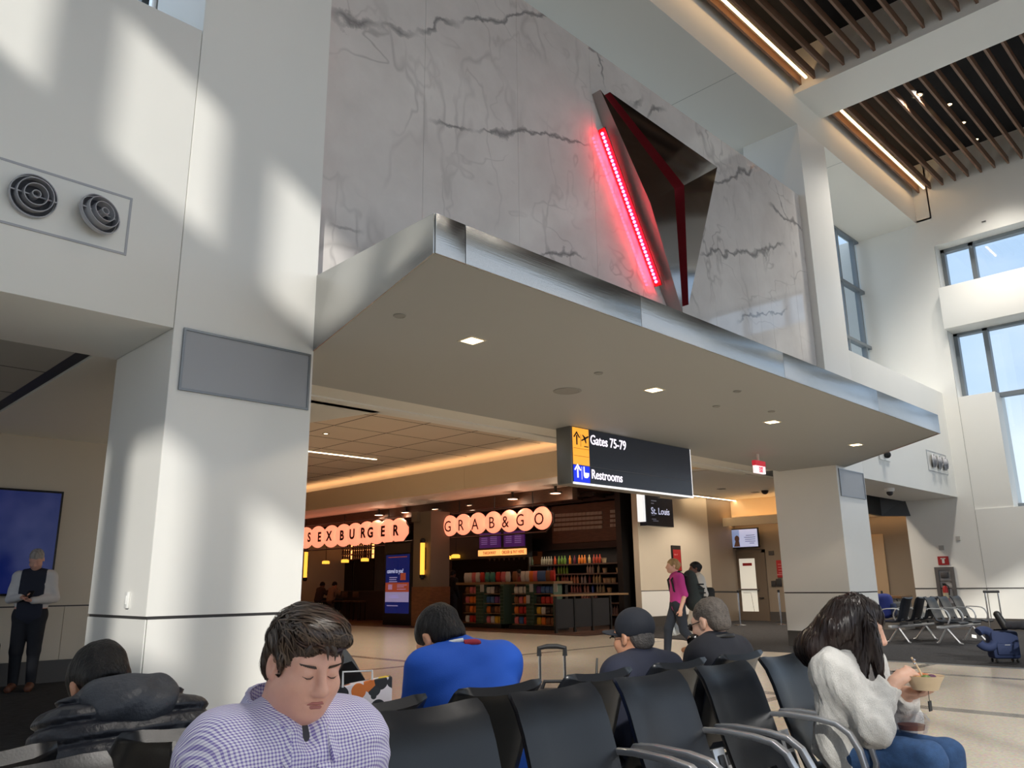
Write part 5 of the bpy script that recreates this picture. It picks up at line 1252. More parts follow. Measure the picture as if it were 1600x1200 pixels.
def head_prims(S, hc, R, sz=1.0, jaw=1.0, fine=True):
    hc = np.array(hc, 'f4'); T = lambda p: hc + R @ (np.array(p, 'f4') * sz); k = .016 * sz
    S.ell(T((0, .016, .032)), np.array((.075, .096, .086)) * sz, .02, R, 'head')
    S.ell(T((0, -.038, -.04)), np.array((.060 * jaw, .055, .078)) * sz, .03 * sz, R, 'head')
    S.ell(T((0, -.02, -.058)), np.array((.063 * jaw, .062, .052)) * sz, .03 * sz, R, 'head')
    S.ell(T((0, -.066, -.094)), np.array((.030 * jaw, .022, .020)) * sz, .022, R, 'head')
    S.cap(T((-.042, -.066, .022)), T((.042, -.066, .022)), .017 * sz, k=.022, tag='head')
    for s in (-1, 1):
        S.ell(T((s * .033, -.098, .003)), np.array((.020, .019, .013)) * sz, .014, R, 'head', True)
        S.ell(T((s * .032, -.0765, .002)), np.array((.0165, .014, .0125)) * sz, .007, R, 'head')
        S.ell(T((s * .040, -.062, -.030)), np.array((.027, .026, .026)) * sz, .02, R, 'head')
        S.ell(T((s * .078, .012, -.008)), np.array((.011, .021, .033)) * sz, .008, R, 'head')
        S.ell(T((s * .086, .004, -.006)), np.array((.007, .011, .018)) * sz, .006, R, 'head', True)
        S.ell(T((s * .0125, -.100, -.038)), np.array((.009, .011, .009)) * sz, .010, R, 'head')
    S.cap(T((0, -.090, .012)), T((0, -.112, -.028)), .0085 * sz, .0115 * sz, .014, tag='head')
    S.ell(T((0, -.110, -.034)), np.array((.0125, .012, .010)) * sz, .010, R, 'head')
    S.cap(T((-.021, -.086, -.061)), T((.021, -.086, -.061)), .008 * sz, k=.010, tag='head')
    S.cap(T((-.017, -.084, -.073)), T((.017, -.084, -.073)), .0085 * sz, k=.010, tag='head')
    if fine: S.cap(T((-.025, -.095, -.0665)), T((.025, -.095, -.0665)), .0028 * sz, k=.004, tag='head', sub=True)
    return T
def hand_prims(S, w, dirv, palm_n, L=.185, curl=.5, side=1, tag='hand', spread=.0):
    """w wrist, dirv toward fingers, palm_n the way the palm faces"""
    w = np.array(w, 'f4'); f = np.array(dirv, 'f4'); f /= np.linalg.norm(f); n = np.array(palm_n, 'f4'); n = n - f * (n @ f); n /= np.linalg.norm(n)
    x = np.cross(f, n) * side
    c = w + f * L * .28; R = np.stack([x, f, n], 1)
    S.ell(c, (.040 * L / .185, .052 * L / .185, .017 * L / .185), .015, R, tag)
    S.cap(w, w + f * .03, .026 * L / .185, k=.02, tag=tag)
    for i, (o, ln, r) in enumerate(((-.030, .066, .0085), (-.010, .076, .009), (.011, .070, .0088), (.030, .054, .0078))):
        sc_ = L / .185; p = w + f * L * .5 + x * o * sc_; a = curl * .35; d0 = f + x * o * spread * 8; d0 /= np.linalg.norm(d0)
        for j in range(3):
            a += curl * .75; dd = d0 * math.cos(a) + n * math.sin(a); q = p + dd * ln * sc_ * (.45, .32, .26)[j]
            S.cap(p, q, r * sc_ * (1 - .07 * j), r * sc_ * (.95 - .08 * j), .006, tag=tag); p = q
    p = w + f * L * .16 - x * .028 * L / .185
    for j in range(2):
        dd = f * (.75, .95)[j] - x * (.62, .2)[j] + n * (.35 + curl * .35); dd /= np.linalg.norm(dd); q = p + dd * .042 * L / .185
        S.cap(p, q, .0115 * L / .185, .0095 * L / .185, .01, tag=tag); p = q
SKIN = {}
def skin_mat(name, col, blush=.12):
    m = mat(name, col, .48, var=(14, .06), bump=(90, .05)); b = m.node_tree.nodes['Principled BSDF']
    b.inputs['Subsurface Weight'].default_value = .12; b.inputs['Subsurface Radius'].default_value = (.02, .008, .004); b.inputs['Subsurface Scale'].default_value = .5
    return m
def hair_mat(name, col, rough=.42):
    return mat(name, col, rough, var=(60, .35), bump=(110, .5), aniso=(1, 1, .12), spec=.25)
def person(label, loc, rz, J, vox, skin, cloth, hair=None, sz=1.0, head=None, extra=None, fine=False, group=None):
    """J: joints in the local frame (faces -y). cloth: list of dict(name,tags,inf,mat,...). returns (object, S, head transform)"""
    S = SD(); g = lambda k: np.array(J[k], 'f4')
    pel, che, nb = g('pelvis'), g('chest'), g('neck'); w = J.get('build', 1.0)
    up = (nb - pel); up = up / np.linalg.norm(up); xv = np.array((1, 0, 0), 'f4'); fw = np.cross(up, xv); fw /= np.linalg.norm(fw)
    if 'tx' in J: xv = np.array(J['tx'], 'f4'); xv /= np.linalg.norm(xv); fw = np.cross(up, xv); fw /= np.linalg.norm(fw)
    fl = (fw, .68)
    bel = (pel + che) / 2 + fw * -.0
    S.cap(pel - xv * .06, pel + xv * .06, .125 * w, k=.05, flat=(fw, .82), tag='hip')
    S.cap(bel - xv * .05 - fw * J.get('belly', 0), bel + xv * .05 - fw * J.get('belly', 0), .13 * w, k=.07, flat=(fw, .8), tag='torso')
    S.cap(che - xv * .07, che + xv * .07, .135 * w, k=.07, flat=(fw, .74), tag='torso')
    ct = che * .45 + nb * .55
    S.cap(ct - xv * .10, ct + xv * .10, .095 * w, k=.06, flat=(fw, .8), tag='torso')
    for sd in 'LR':
        sh, el, wr = g('sh' + sd), g('el' + sd), g('wr' + sd)
        S.cap(nb * .75 + ct * .25, sh, .055 * w, .062 * w, .05, tag='torso')
        S.cap(sh, el, .060 * w, .044 * w, .03, tag='up' + sd)
        S.cap(el, wr, .043 * w, .029 * w, .02, tag='fore' + sd)
        hd = J.get('hand' + sd)
        if hd: hand_prims(S, wr, *hd[:2], L=hd[2], curl=hd[3], side=hd[4] if len(hd) > 4 else (1 if sd == 'R' else -1), tag='hand' + sd)
        hp, kn, an, to = g('hip' + sd), g('kn' + sd), g('an' + sd), g('to' + sd)
        S.cap(hp, kn, .088 * w, .062 * w, .03, tag='leg'); S.cap(kn, an, .058 * w, .042 * w, .025, tag='leg')
        S.cap(an - np.array((0, 0, .02)), to, .04, .034, .02, tag='foot' + sd)
    hc = g('head'); R = rotm(*J.get('look', (0, 0, 0)))
    S.cap(nb, hc + R @ np.array((0, .02, -.05), 'f4'), .060 * J.get('neckw', 1), .056 * J.get('neckw', 1), .02, tag='neck')
    T = head_prims(S, hc, R, sz, J.get('jaw', 1.0), fine)
    me = sdf_mesh('person_body', S.p, vox); me.materials.append(skin)
    ob = tag(link('person', me, None, None, loc, rz), label, 'person', group)
    cloth = [d for c in cloth for d in ([dict(c, tags=('footL',)), dict(c, tags=('footR',))] if c['tags'] == ('foot',) else [c])]
    for c in cloth:
        pr = []
        for q in S.p:
            if q['tag'] in c['tags']:
                q = dict(q)
                if c.get('cut', {}).get(q['tag']) is not None: q['cut'] = c['cut'][q['tag']]
                q['k'] = max(q['k'], c.get('k', 0)); pr.append(q)
        for q in c.get('extra', []): pr.append(q)
        link(c['name'], sdf_mesh(c['name'], pr, c.get('vox', vox), c.get('inf', .012), c.get('disp'), c.get('cuts')), c['mat'], ob)
    return ob, S, T, R
def sub_sdf(name, S, vox, m, parent, disp=None, inf=0.0):
    return link(name, sdf_mesh(name, S.p, vox, inf, disp), m, parent)
def seated(**k):
    J = dict(pelvis=(0, 0, .52), chest=(0, .02, .82), neck=(0, .02, 1.02), head=(0, -.03, 1.14), shL=(-.17, .02, .98), shR=(.17, .02, .98), elL=(-.24, -.03, .70), elR=(.24, -.03, .70), wrL=(-.14, -.26, .66), wrR=(.14, -.26, .66),
             hipL=(-.09, -.03, .535), hipR=(.09, -.03, .535), knL=(-.11, -.46, .525), knR=(.11, -.46, .525), anL=(-.11, -.44, .1), anR=(.11, -.44, .1), toL=(-.12, -.60, .035), toR=(.12, -.60, .035))
    J.update(k); return J
ALLC = ('torso', 'upL', 'upR', 'foreL', 'foreR', 'hip')
def P4(R, T, p): return T(p)
def hair_short(T, R, sz, m, ob, vox=.006, vol=1.0, front=.0, extra=None, disp=None, nape=1.0):
    S = SD()
    S.ell(T((0, .022, .042)), np.array((.083 * vol, .105 * vol, .087 * vol)) * sz, .01, R)
    S.ell(T((0, .06, -.02 + (1 - nape) * .05)), np.array((.074, .062, .07)) * sz * nape, .02, R)
    if extra: extra(S, T)
    S.ell(T((0, -.115 + front, -.028)), np.array((.088, .085, .088)) * sz, .012, R, sub=True)
    S.ell(T((0, .0, -.115)), np.array((.12, .14, .065)) * sz, .012, R, sub=True)
    for s in (-1, 1): S.ell(T((s * .092, .006, -.02)), np.array((.022, .026, .04)) * sz, .008, R, sub=True)
    return sub_sdf('hair', S, vox, m, ob, disp or wav(120, .0014, 8, 2, (1, 1, .35)))

from mathutils.bvhtree import BVHTree
def strands(base, flow, n, steps, step, width, m, parent, lift=.003, seed=1, keep=None, jit=.25, name='hair_strands'):
    """thin tapered ribbons combed over a hair volume"""
    me = base.data; nv = len(me.vertices); co = np.empty(nv * 3, 'f4'); me.vertices.foreach_get('co', co); co = co.reshape(-1, 3)
    bvh = BVHTree.FromPolygons([tuple(c) for c in co], [tuple(p.vertices) for p in me.polygons])
    rs = np.random.RandomState(seed); vs = []; fs = []
    for q in rs.randint(0, nv, n):
        p = Vector(co[q])
        if keep is not None and not keep(p): continue
        jd = Vector(rs.normal(size=3) * jit); pts = []; ns = steps + rs.randint(-2, 3)
        lf = lift * (.4 + rs.rand() * 1.2)
        for k in range(ns):
            loc, nor, _, _ = bvh.find_nearest(p)
            if loc is None: break
            f = Vector(flow(loc)) + jd; f = (f - nor * f.dot(nor)); 
            if f.length < 1e-4: break
            f.normalize(); q_ = loc + nor * lf; pts.append((q_, f.cross(nor))); p = loc + f * step
        if len(pts) < 3: continue
        k0 = len(vs)
        for i, (c, sd) in enumerate(pts):
            w_ = width * (1 - (i / (len(pts) - 1)) ** 2) * .5 + .0002
            vs += [tuple(c + sd * w_), tuple(c - sd * w_)]
        for i in range(len(pts) - 1): a = k0 + 2 * i; fs.append((a, a + 1, a + 3, a + 2))
    mm = bpy.data.meshes.new(name); mm.from_pydata(vs, [], fs); mm.shade_smooth()
    o_ = link(name, mm, m, parent); o_['kind'] = 'stuff'
    return o_
# ================================================================ people
SK1 = skin_mat('skin fair', (230, 176, 154)); SK2 = skin_mat('skin tan', (196, 142, 112)); SK3 = skin_mat('skin brown', (112, 74, 56)); SK4 = skin_mat('skin light', (222, 176, 152))
BROWNH = hair_mat('dark brown hair', (58, 46, 38)); BLACKH = hair_mat('black hair', (24, 21, 21)); GREYH = hair_mat('grey hair', (112, 102, 94)); BLONDH = hair_mat('blond hair', (170, 138, 96)); WHITEH = hair_mat('white hair', (170, 164, 158))
DENIM = mat('blue denim', (52, 84, 128), .85, var=(40, .15), bump=(300, .2)); DKPANT = mat('dark trousers', (30, 32, 40), .8, var=(12, .12)); NAVYT = mat('navy cotton', (30, 34, 52), .85, var=(10, .1))
def checks():
    m = mat('lilac check shirt', (232, 228, 244), .8); n = m.node_tree; b = n.nodes['Principled BSDF']
    t = n.nodes.new('ShaderNodeTexCoord'); sp_ = n.nodes.new('ShaderNodeSeparateXYZ'); n.links.new(t.outputs['Object'], sp_.inputs[0])
    def M_(op, a, b_):
        q = n.nodes.new('ShaderNodeMath'); q.operation = op
        for i, x in enumerate((a, b_)):
            if isinstance(x, (int, float)): q.inputs[i].default_value = x
            else: n.links.new(x, q.inputs[i])
        return q.outputs[0]
    per = 2 * math.pi / .0082
    u = M_('ADD', sp_.outputs[0], M_('MULTIPLY', sp_.outputs[1], .7)); v = M_('ADD', sp_.outputs[2], M_('MULTIPLY', sp_.outputs[1], .85))
    a = M_('GREATER_THAN', M_('SINE', M_('MULTIPLY', u, per), 0), .15); c = M_('GREATER_THAN', M_('SINE', M_('MULTIPLY', v, per), 0), .15)
    f = M_('MULTIPLY', M_('ADD', a, c), .5)
    r = n.nodes.new('ShaderNodeValToRGB'); r.color_ramp.elements[0].color = (*lin((240, 238, 248)), 1); r.color_ramp.elements[1].color = (*lin((124, 108, 184)), 1)
    n.links.new(f, r.inputs[0]); n.links.new(r.outputs[0], b.inputs['Base Color']); return m
CHECK = checks()
def place_sd(fn):
    S = SD(); fn(S); return S
def tube_child(name, pts, r, m, ob, n=8): return MB().tube(pts, r, n).build(name, m, ob, smooth=60)

# ---- man in the lilac check shirt, looking down
MS = .91
J = seated(pelvis=(0.02, .0, .545), chest=(0.0, .05, .76), neck=(.0, .06, .965), head=(.006, .005, 1.085), shL=(-.152, .05, .905), shR=(.155, .05, .90), elL=(-.245, .02, .62), elR=(.225, .02, .62), wrL=(-.12, -.25, .58), wrR=(.12, -.25, .58),
           look=(-.06, .25, .05), build=1.04, neckw=1.12, jaw=1.14, belly=.03, handL=((.5, -.8, -.1), (.6, 0, .4), .185, .6), handR=((-.5, -.8, -.1), (-.6, 0, .4), .185, .6))
fold = addf(wav(26, .004, 6, 4), wav(60, .0015, 6, 5))
man, S, T, R = person('seated man in lilac checked shirt looking down, in near row', (.985, 1.66, 0), 0, J, .0048, SK1,
    [dict(name='shirt', tags=ALLC, inf=.017, mat=CHECK, k=.05, disp=fold, vox=.006, extra=[dict(t='ell', c=np.array((0, -.08, .975), 'f4'), r=np.array((.042, .07, .085), 'f4'), R=None, k=.015, tag='x', sub=True, cut=None)]), dict(name='undershirt', tags=('torso',), inf=.007, k=.05, mat=mat('dark grey tee', (66, 66, 70), .85), vox=.007), dict(name='trousers', tags=('leg', 'hip'), inf=.014, mat=DKPANT, vox=.014), dict(name='shoe', tags=('foot',), inf=.008, mat=BLACK, vox=.012)], sz=MS, fine=True)
def ribbon(pts, hgt, lean, m, parent, name, th=.004):
    """stand-up cloth band: lower edge pts, height and outward lean per point"""
    rings = []
    for (p, h, l) in zip(pts, hgt, lean):
        p = Vector(p); o_ = Vector((p.x, p.y - .06, 0)); o_ = o_.normalized() if o_.length > 1e-4 else Vector((0, -1, 0))
        a_, b_ = p, p + Vector((0, 0, h)) + o_ * l
        rings.append([tuple(a_ - o_ * th), tuple(a_ + o_ * th), tuple(b_ + o_ * th), tuple(b_ - o_ * th)])
    return MB().ring_loft(rings).build(name, m, parent, bevel=.0015)
NB = 17; pts = []; hg = []; ln = []
for i in range(NB):
    a_ = math.radians(-62 + (360 - 56) * i / (NB - 1)); t_ = abs(i - (NB - 1) / 2) / ((NB - 1) / 2)
    pts.append((.088 * math.cos(a_), .05 + .098 * math.sin(a_), 1.0 - .075 * t_ ** 2)); hg.append(.036 - .006 * t_); ln.append(.003)
ribbon(pts, hg, ln, CHECK, man, 'collar_stand')
pts2 = [(p[0], p[1], p[2] + h) for p, h in zip(pts, hg)]
lo_h = [-.046 - .028 * max(0, abs(i - (NB - 1) / 2) / ((NB - 1) / 2) - .55) / .45 for i in range(NB)]
ribbon(pts2, lo_h, [.026] * NB, CHECK, man, 'collar_fall')
MB().box((-.016, -.006, -.26), (.016, .004, 0), Matrix.Translation((.0, -.098, .895)) @ Matrix.Rotation(-.16, 4, 'X')).build('placket', CHECK, man, .002)
for k_, z in enumerate((.845, .755)): MB().lathe([(.0065, 0), (.0065, .004)], 12, Matrix.Translation((.0, -.113 - .0145 * k_, z)) @ Matrix.Rotation(math.pi / 2, 4, 'X')).build('button', mat('white plastic'), man)
def hair_man(T, R):
    sz = MS; Q = SD(); f = lambda *a: np.array(a) * sz
    Q.ell(T((0, .022, .045)), f(.084, .106, .088), .01, R); Q.ell(T((0, .055, -.015)), f(.077, .064, .058), .02, R)
    Q.ell(T((0, -.122, -.012)), f(.070, .072, .088), .012, R, sub=True); Q.ell(T((0, .0, -.118)), f(.12, .15, .068), .012, R, sub=True)
    for s in (-1, 1):
        Q.ell(T((s * .09, .008, -.02)), f(.022, .024, .040), .008, R, sub=True)
        Q.ell(T((s * .09, -.052, -.03)), f(.04, .032, .055), .008, R, sub=True)
    Q.ell(T((.005, -.030, .094)), f(.066, .062, .034), .025, R)
    Q.cap(T((-.045, -.062, .088)), T((.055, -.080, .078)), .020 * sz, .014 * sz, .02)
    for s in (-1, 1): Q.cap(T((s * .075, -.024, .02)), T((s * .075, -.026, -.016)), .008, .004, .008)
    return sub_sdf('hair', Q, .004, BROWNH, man, wav(60, .0022, 5, 8))
hm = hair_man(T, R)
Ri = R
def comb(p):
    l = Ri.T @ (np.array(p) - T((0, 0, 0)))
    top = 1 / (1 + math.exp(-(l[2] - .075) * 60))
    v = np.array((.75, -.55, .05)) * top + np.array((.0, -.35, -.95)) * (1 - top)
    return Ri @ v
STR = mat('hair strand brown', (62, 48, 39), .36, spec=.5); STR2 = mat('hair strand light brown', (96, 78, 62), .36, spec=.5)
strands(hm, comb, 2600, 11, .0075, .0034, STR, man, .004, 3); strands(hm, comb, 700, 11, .0075, .0026, STR2, man, .005, 4)
for i, (a_, b_, c_) in enumerate((((-.012, -.083, .085), (-.002, -.100, .062), (.004, -.101, .038)), ((.008, -.084, .083), (.020, -.100, .060), (.024, -.099, .036)), ((-.032, -.076, .080), (-.045, -.088, .060), (-.050, -.084, .040)), ((.0, -.084, .084), (.012, -.101, .064), (.030, -.100, .046)))):
    MB().tube([T(a_), T(b_), T(c_)], [.0065, .0045, .0006], 6).build('fringe_lock', STR, man, smooth=60)
for s in (-1, 1):
    for k_ in range(9):
        t_ = k_ / 8; x = s * (.014 + .036 * t_); MB().tube([T((x, -.0880 + .0085 * t_ ** 2, .0150 + .006 * t_)), T((x + s * .007, -.0890 + .0095 * t_ ** 2, .0215 + .004 * t_))], [.0022, .0008], 5).build('eyebrow', STR, man)
    MB().tube([T((s * .019, -.0880, -.0035)), T((s * .027, -.0915, -.0070)), T((s * .036, -.0905, -.0072)), T((s * .046, -.0850, -.0030))], [.0008, .0013, .0013, .0006], 6).build('eyelash', mat('lash dark', (52, 36, 32), .6), man)
LIP = mat('lip rose', (178, 112, 104), .45)
MB().tube([T((-.028, -.0875, -.0715)), T((-.013, -.0945, -.0630)), T((0, -.0960, -.0640)), T((.013, -.0945, -.0630)), T((.028, -.0875, -.0715))], [.0012, .0038, .0036, .0038, .0012], 8).build('upper_lip', LIP, man, smooth=70)
MB().tube([T((-.025, -.0880, -.0720)), T((-.011, -.0930, -.0735)), T((.011, -.0930, -.0735)), T((.025, -.0880, -.0720))], [.0012, .0046, .0046, .0012], 8).build('lower_lip', LIP, man, smooth=70)

# ---- man in the blue shirt, bent forward, seen from behind
J = seated(pelvis=(0, 0, .545), chest=(.0, -.10, .76), neck=(.03, -.17, .985), head=(.07, -.245, 1.03), shL=(-.195, -.15, .92), shR=(.195, -.15, .92), elL=(-.25, -.22, .64), elR=(.26, -.20, .64), wrL=(-.1, -.42, .62), wrR=(.1, -.42, .62), look=(.05, .75, 0), build=1.06,
           handL=((.4, -.9, 0), (.7, 0, .5), .18, .5), handR=((-.4, -.9, 0), (-.7, 0, .5), .18, .5))
BLUE = mat('royal blue knit', (22, 82, 186), .8, bump=(260, .1))
bl, S, T, R = person('man in royal blue polo shirt bent forward, back to the viewer', (2.33, 2.48, 0), math.pi, J, .0085, SK2,
    [dict(name='polo_shirt', tags=('torso', 'upL', 'upR', 'hip'), inf=.02, mat=BLUE, k=.05, disp=addf(wav(20, .005, 6, 14), wav(45, .002, 5, 15)), cut={'upL': [((-.245, -.21, .70), (-.1, -.2, -1))], 'upR': [((.245, -.19, .70), (.1, -.2, -1))]}), dict(name='trousers', tags=('leg', 'hip'), inf=.012, mat=DKPANT, vox=.014), dict(name='shoe', tags=('foot',), inf=.008, mat=BLACK, vox=.014)], sz=1.05)
hair_short(T, R, 1.05, BLACKH, bl, .006, 1.03, -.01)
cb = []
for i in range(9):
    a_ = math.pi * (i / 8); cb.append((.03 + .092 * math.cos(a_), -.175 + .088 * math.sin(a_), 1.0 + .022 * math.sin(a_)))
tube_child('red_collar', cb[3:], .013, mat('dark red knit', (150, 34, 52), .8), bl); tube_child('white_cord', [(p[0], p[1], p[2] + .012) for p in cb[:4]], .009, mat('white plastic'), bl)

# ---- man in a navy cap
J = seated(pelvis=(0, 0, .53), chest=(0, .0, .68), neck=(0, -.05, .885), head=(.0, -.085, .985), shL=(-.19, -.03, .82), shR=(.19, -.03, .82), elL=(-.25, -.1, .56), elR=(.25, -.1, .56), wrL=(-.1, -.3, .56), wrR=(.1, -.3, .56), look=(-.12, .10, 0), build=1.05,
           handL=((.4, -.9, 0), (.7, 0, .5), .18, .5), handR=((-.4, -.9, 0), (-.7, 0, .5), .18, .5))
cp_, S, T, R = person('man in dark baseball cap and navy top on the rear row', (3.43, 2.50, 0), math.pi, J, .0075, SK2,
    [dict(name='sweater', tags=ALLC, inf=.02, mat=NAVYT, k=.05, disp=wav(18, .005, 6, 21)), dict(name='trousers', tags=('leg', 'hip'), inf=.012, mat=DKPANT, vox=.015), dict(name='shoe', tags=('foot',), inf=.008, mat=BLACK, vox=.015)], sz=1.04)
hair_short(T, R, 1.04, mat('short dark grey hair', (74, 70, 68), .6, var=(60, .3), bump=(120, .4)), cp_, .005, .935, nape=.86)
CAPM = mat('dark navy twill', (28, 32, 42), .8, bump=(300, .1))
cpS = SD(); cpS.ell(T((0, .018, .048)), np.array((.089, .108, .092)) * 1.04, .01, R); cpS.ell(T((0, .02, -.052)), np.array((.14, .17, .066)), .006, R, sub=True)
cpo = sub_sdf('cap_crown', cpS, .006, CAPM, cp_)
br = SD(); br.cap(T((-.028, -.092, .024)), T((.028, -.092, .024)), .072, k=.03, flat=(R @ np.array((0, .25, 1), 'f4'), .14)); sub_sdf('cap_brim', br, .005, CAPM, cp_)
for s in (-1, 1): tube_child('eyeglass_temple', [T((s * .082, .0, .004)), T((s * .075, -.075, .006))], .003, BLACK, cp_, 6)
MB().tube([T((-.06, -.102, .003)), T((-.035, -.11, .012)), T((-.01, -.112, .003)), T((.01, -.112, .003)), T((.035, -.11, .012)), T((.06, -.102, .003))], .003, 6).build('eyeglass_frame', BLACK, cp_)

# ---- man with headphones round his neck
J = seated(pelvis=(0, 0, .53), chest=(0, .0, .72), neck=(0, -.03, .925), head=(.0, -.07, 1.03), shL=(-.19, -.02, .85), shR=(.19, -.02, .85), elL=(-.25, -.08, .6), elR=(.25, -.08, .6), wrL=(-.1, -.3, .6), wrR=(.1, -.3, .6), look=(-.1, .28, 0), build=1.04,
           handL=((.4, -.9, 0), (.7, 0, .5), .18, .5), handR=((-.4, -.9, 0), (-.7, 0, .5), .18, .5))
hp, S, T, R = person('man with sunglasses and headphones around his neck on rear row', (4.12, 2.49, 0), math.pi, J, .0075, SK4,
    [dict(name='sweater', tags=ALLC, inf=.02, mat=mat('black navy knit', (22, 24, 34), .85), k=.05, disp=wav(18, .005, 6, 31)), dict(name='trousers', tags=('leg', 'hip'), inf=.012, mat=DKPANT, vox=.015), dict(name='shoe', tags=('foot',), inf=.008, mat=BLACK, vox=.015)], sz=1.08)
hair_short(T, R, 1.08, mat('short grey brown hair', (84, 76, 70), .6, var=(60, .3), bump=(120, .4)), hp, .005, .955, nape=.9)
hb = []
for i in range(11):
    a_ = math.pi * i / 10; hb.append((.105 * math.cos(a_), -.05 + .105 * math.sin(a_), .945 + .018 * math.sin(a_)))
tube_child('headphone_band', hb, .013, BLACK, hp)
for s in (-1, 1):
    MB().lathe([(.0, -.022), (.036, -.02), (.042, 0), (.036, .02), (.0, .022)], 16, Matrix.Translation((s * .10, -.115, .93)) @ Matrix.Rotation(math.pi / 2 + s * .5, 4, 'Y')).build('ear_cup', mat('black plastic gloss', (18, 18, 22), .2), hp, smooth=60)
    tube_child('sunglass_temple', [T((s * .082, .0, .006)), T((s * .072, -.08, .004))], .0028, BLACK, hp, 6)
    MB().sphere((0, 0, 0), (.027, .008, .021), 14, 8).build('sunglass_lens', mat('dark lens', (30, 30, 34), .08), hp, smooth=60).matrix_local = Matrix.Translation(Vector(T((s * .033, -.104, .0)))) @ Matrix([list(map(float, r_)) for r_ in R]).to_4x4()

# ---- person in a black puffer jacket, folded forward
J = seated(pelvis=(0, 0, .53), chest=(0, -.12, .71), neck=(.0, -.25, .90), head=(.045, -.34, .945), shL=(-.155, -.21, .82), shR=(.155, -.21, .82), elL=(-.20, -.24, .56), elR=(.215, -.24, .56), wrL=(-.12, -.5, .52), wrR=(.12, -.5, .52), look=(0, 1.0, 0), build=.98,
           handL=((.3, -.9, 0), (.7, 0, .5), .18, .5), handR=((-.3, -.9, 0), (-.7, 0, .5), .18, .5))
def quilt(P):
    s_ = P[:, 2] * .9 + P[:, 1] * -.25
    ph = np.mod(s_ / .055, 1); g_ = np.exp(-(np.minimum(ph, 1 - ph) / .16) ** 2)
    return .018 * g_ - .008 + .003 * np.sin(P[:, 0] * 40 + 3 * np.sin(P[:, 2] * 22))
PUFF = mat('black puffer nylon', (32, 34, 42), .42, bump=(40, .25))
pf_, S, T, R = person('person in black puffer jacket folded forward, back to the viewer', (1.00, 2.50, 0), math.pi, J, .009, SK2,
    [dict(name='puffer_jacket', tags=ALLC, inf=.03, mat=PUFF, k=.05, disp=quilt, vox=.008), dict(name='trousers', tags=('leg', 'hip'), inf=.012, mat=DKPANT, vox=.015), dict(name='shoe', tags=('foot',), inf=.008, mat=BLACK, vox=.015)], sz=1.02)
hood = SD(); hood.ell((0, -.19, .945), (.125, .075, .05), .04, rotm(0, -.5, 0)); hood.ell((0, -.13, .90), (.115, .05, .06), .05); hood.cap((-.10, -.2, .93), (-.125, -.30, .90), .042, .03, .05); hood.cap((.10, -.2, .93), (.125, -.30, .90), .042, .03, .05); hood.ell((0, -.27, 1.0), (.10, .07, .05), .03, sub=True)
sub_sdf('hood', hood, .007, mat('puffer hood grey', (58, 61, 68), .5, bump=(60, .2)), pf_, wav(40, .004, 6, 41))
hair_short(T, R, 1.02, BLACKH, pf_, .007, 1.06, -.01)

# ---- woman in grey sweater eating from a bowl
J = seated(pelvis=(0, .0, .545), chest=(0, -.02, .73), neck=(0, -.05, .925), head=(.0, -.10, 1.045), shL=(-.165, -.04, .865), shR=(.165, -.04, .865), elL=(-.185, -.19, .665), elR=(.20, -.16, .64), wrL=(-.075, -.255, .83), wrR=(.05, -.25, .775), look=(.55, .32, 0), build=.93,
           knL=(-.10, -.36, .55), knR=(.12, -.36, .53), anL=(-.08, -.33, .12), anR=(.12, -.35, .1), toL=(-.08, -.47, .035), toR=(.12, -.49, .035),
           handL=((.45, -.55, .5), (.75, -.2, -.3), .165, .95), handR=((-.25, -.95, .05), (0, .05, 1), .165, .45))
KNIT = mat('pale grey knit', (216, 214, 210), .95, var=(140, .08), bump=(170, .45), aniso=(2.2, 2.2, .7), spec=.1)
rib = lambda P: -.0016 * np.abs(np.sin(P[:, 0] * 260 + P[:, 1] * 200)) * (P[:, 2] < .56)
wo, S, T, R = person('dark haired woman in pale grey sweater eating from a bowl', (3.745, 1.655, 0), 0, J, .006, SK4,
    [dict(name='sweater', tags=ALLC, inf=.02, mat=KNIT, k=.06, vox=.007, disp=addf(wav(19, .009, 6, 51), wav(55, .006, 6, 52, (1, 1, .5)), wav(110, .002, 6, 54), rib), cut={'foreL': [((-.078, -.25, .815), (.3, -.3, .9))], 'foreR': [((.055, -.24, .765), (-.4, -.7, .5))]}),
     dict(name='jeans', tags=('leg', 'hip'), inf=.008, mat=DENIM, vox=.009, disp=wav(30, .003, 6, 53)), dict(name='shoe', tags=('foot',), inf=.01, mat=mat('white shoe', (220, 220, 220), .6), vox=.012)], sz=1.0)
lh = SD()
lh.ell(T((0, .022, .045)), np.array((.088, .110, .092)), .01, R); lh.ell(T((0, .075, -.03)), np.array((.10, .085, .12)), .04, R)
lh.cap(T((-.02, .09, -.03)), (-.05, .10, .95), .085, .080, .04); lh.cap((-.12, .05, .955), (.05, .09, .955), .062, k=.05)
for i in range(7):
    x0 = -.095 + i * .012
    lh.cap(T((x0 * .9, -.03 + i * .012, .02)), (x0 - .02 + .004 * i, -.135 + .018 * i, .80 + .008 * i), .026, .012, .03)
lh.cap(T((-.08, -.06, -.01)), (-.10, -.20, .78), .020, .006, .02); lh.cap(T((-.085, -.05, -.04)), (-.07, -.185, .74), .022, .006, .02); lh.cap(T((.08, -.04, .0)), (.09, -.16, .78), .024, .008, .02)
lh.ell(T((0, -.118, -.03)), np.array((.062, .06, .085)), .012, R, sub=True)
wh = sub_sdf('hair', lh, .006, hair_mat('long dark brown hair', (38, 29, 27), .38), wo, addf(wav(150, .003, 8, 61, (1, 1, .15)), wav(40, .006, 5, 62, (1, 1, .4))))
